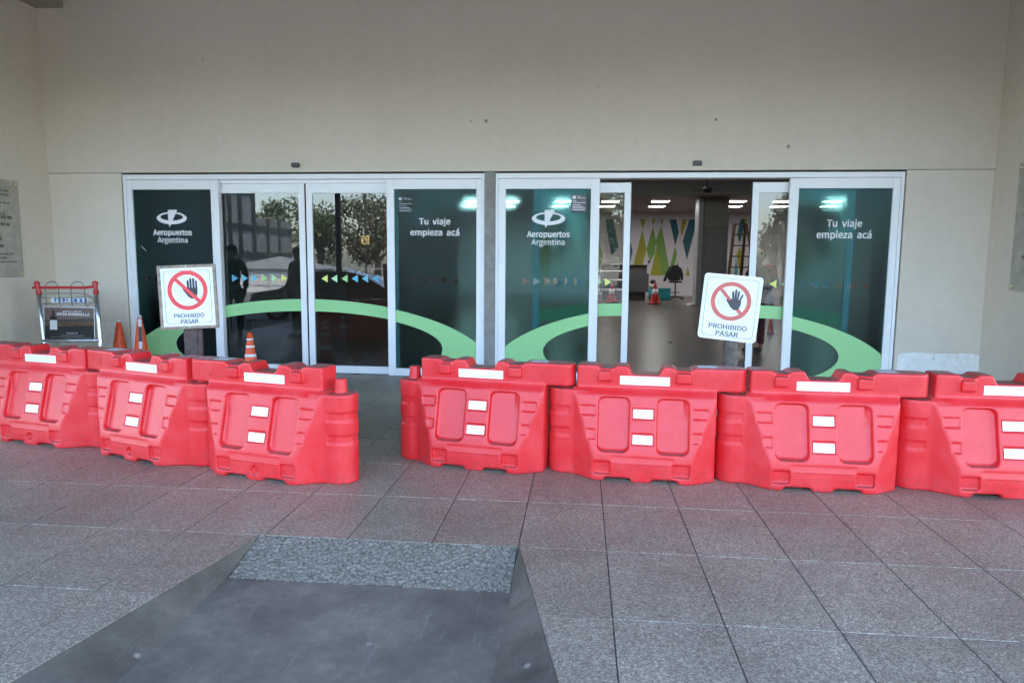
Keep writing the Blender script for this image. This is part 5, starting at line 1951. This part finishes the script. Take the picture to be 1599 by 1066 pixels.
# neighbouring building with cladding panels
nb = thing('office_building', 'grey clad building across the road mirrored in the left glass', 'building', (-25.2, -22, -0.2))
MB().box((-6, 0, 0), (5.6, 6, 7.6)).obj('wall', 'facadepanel', nb)
MB().box((-6, -5.5, 0), (5.5, -0.003, 4.35)).obj('annex', 'facadepanel', nb)
for zz in (1.9, 3.5, 5.6):
    MB().box((5.6, 0.3, zz), (5.66, 5.9, zz + .36)).obj('window_band', 'facadedark', nb)
for yy in (0.2, 1.9, 3.1, 5.2):
    MB().box((5.6, yy, 0), (5.68, yy + .35, 7.6)).obj('cladding_rib', 'facadedark', nb)
for zz in (1.9, 3.5):
    MB().box((5.5, -5.3, zz), (5.56, -0.2, zz + .36)).obj('window_band', 'facadedark', nb)
for yy in (-1.9, -3.6):
    MB().box((5.5, yy, 0), (5.58, yy + .3, 4.35)).obj('cladding_rib', 'facadedark', nb)
# white marquee
mq = thing('marquee', 'white marquee across the road mirrored in the left glass', 'marquee', (-16.8, -19, -0.15))
MB().box((-2.6, -2, 0), (2.6, 2, 1.25)).obj('side_wall', 'canvas', mq)
MB().add([(-2.8, -2.2, 1.25), (2.8, -2.2, 1.25), (2.8, 2.2, 1.25), (-2.8, 2.2, 1.25), (0, 0, 1.95)], [(0, 1, 4), (1, 2, 4), (2, 3, 4), (3, 0, 4), (3, 2, 1, 0)]).obj('roof', 'facadepanel', mq)
# canopy posts and lamp pole, road sign
for k, x in enumerate((-6.45, 7.6)):
    p = thing('canopy_post', ['dark steel canopy post mirrored in the closed right leaf', 'dark steel canopy post beyond the right edge'][k], 'post', (x, 0.85, -0.15), group='canopy posts')
    MB().tube([(0, 0, 0), (0, 0, 5.4)], 0.075, 16).obj('shaft', 'pole', p, smooth=True)
    MB().box((-.16, -.16, 0), (.16, .16, .02)).obj('foot_plate', 'pole', p)
sg = thing('road_sign', 'small yellow numbered sign on a thin pole across the road', 'sign', (-8.15, -7.0, -0.15))
MB().tube([(0, 0, 0), (0, 0, 4.8)], .035, 10).obj('pole', 'pole', sg)
MB().box((-.16, .03, 2.35), (.16, .05, 2.68)).obj('plate', 'yellow', sg)
o = text_obj('2', 0, 2.515, .14, .22, 0, 'ink', sg)
o.data.transform(Matrix.Translation((0, .053, 0)) @ Matrix.Rotation(pi, 4, 'Z'))
# guard rail
gr = thing('guard_rail', 'pale metal railing along the far side of the road', 'railing', (-8, -13.5, -0.15))
for k in range(14):
    MB().tube([(-13 + k * 2, 0, 0), (-13 + k * 2, 0, 1.35)], .035, 8).obj('rail_post', 'chrome', gr)
for z in (.5, .95, 1.35):
    MB().tube([(-13, 0, z), (13, 0, z)], .03, 8).obj('rail_bar', 'chrome', gr)

# parked car behind the camera
car = thing('parked_car', 'dark red parked car mirrored in the closed left doors', 'car', (-7.15, -0.75, -0.15), 0)
prof = [(-2.2, .35), (-2.22, .62), (-2.1, .82), (-1.35, .93), (-.75, 1.34), (-.3, 1.44), (.55, 1.45), (1.15, 1.30), (1.7, 1.0), (2.15, .93), (2.25, .6), (2.2, .35)]
cb = MB()
n = len(prof)
rows = []
for (y, ins) in ((-.86, .0), (-.80, .02), (0, .0), (.80, .02), (.86, .0)):
    row = []
    for (x, z) in prof:
        yy = y
        if z > .95:
            yy = y * (1 - (z - .95) * .45)
        if abs(y) == .86:
            z2 = z - .02 if z > .5 else z
        else:
            z2 = z + (.03 if z > .9 and y == 0 else 0)
        row.append((x, yy, z2))
    rows.append(row)
vs = [p for row in rows for p in row]
fs = []
for k in range(4):
    for i in range(n):
        j = (i + 1) % n
        fs.append((k * n + i, k * n + j, (k + 1) * n + j, (k + 1) * n + i))
fs += [tuple(range(n)), tuple(range(5 * n - 1, 4 * n - 1, -1))]
cb.add(vs, fs).obj('body', 'carpaint', car, smooth=False, bevel=0.04)
for s in (-1, 1):
    def wy(z):
        return s * (.865 * (1 - max(0, z - .95) * .45) + .004)
    for poly in ([(-1.15, .97), (-.12, .97), (-.12, 1.36), (-.62, 1.33)], [(-.04, .97), (.75, .97), (1.35, 1.0), (.95, 1.28), (.5, 1.37), (-.04, 1.37)]):
        v = [(x, wy(z), z) for x, z in poly] + [(x, wy(z) - s * .02, z) for x, z in poly]
        k = len(poly)
        MB().add(v, [tuple(range(k)), tuple(range(2 * k - 1, k - 1, -1))] + [(i, (i + 1) % k, (i + 1) % k + k, i + k) for i in range(k)]).obj('side_window', 'carglass', car)
    for x in (-1.4, 1.45):
        wl2 = MB().tube([(x, s * .70, .32), (x, s * .88, .32)], .32, 28).obj('wheel', 'tyre', car, smooth=False)
        MB().tube([(x, s * .87, .32), (x, s * .895, .32)], .2, 20).obj('rim', 'chrome', wl2)
    MB().box((-.2, min(s * .87, s * .89), .8), (-.05, max(s * .87, s * .89), .83)).obj('door_handle', 'chrome', car)
    MB().box((-2.2, min(s * .5, s * .8), .62), (-2.12, max(s * .5, s * .8), .76)).obj('headlight', 'canvas', car)

import os
print('objects', len(bpy.data.objects), 'tiles', ntile)
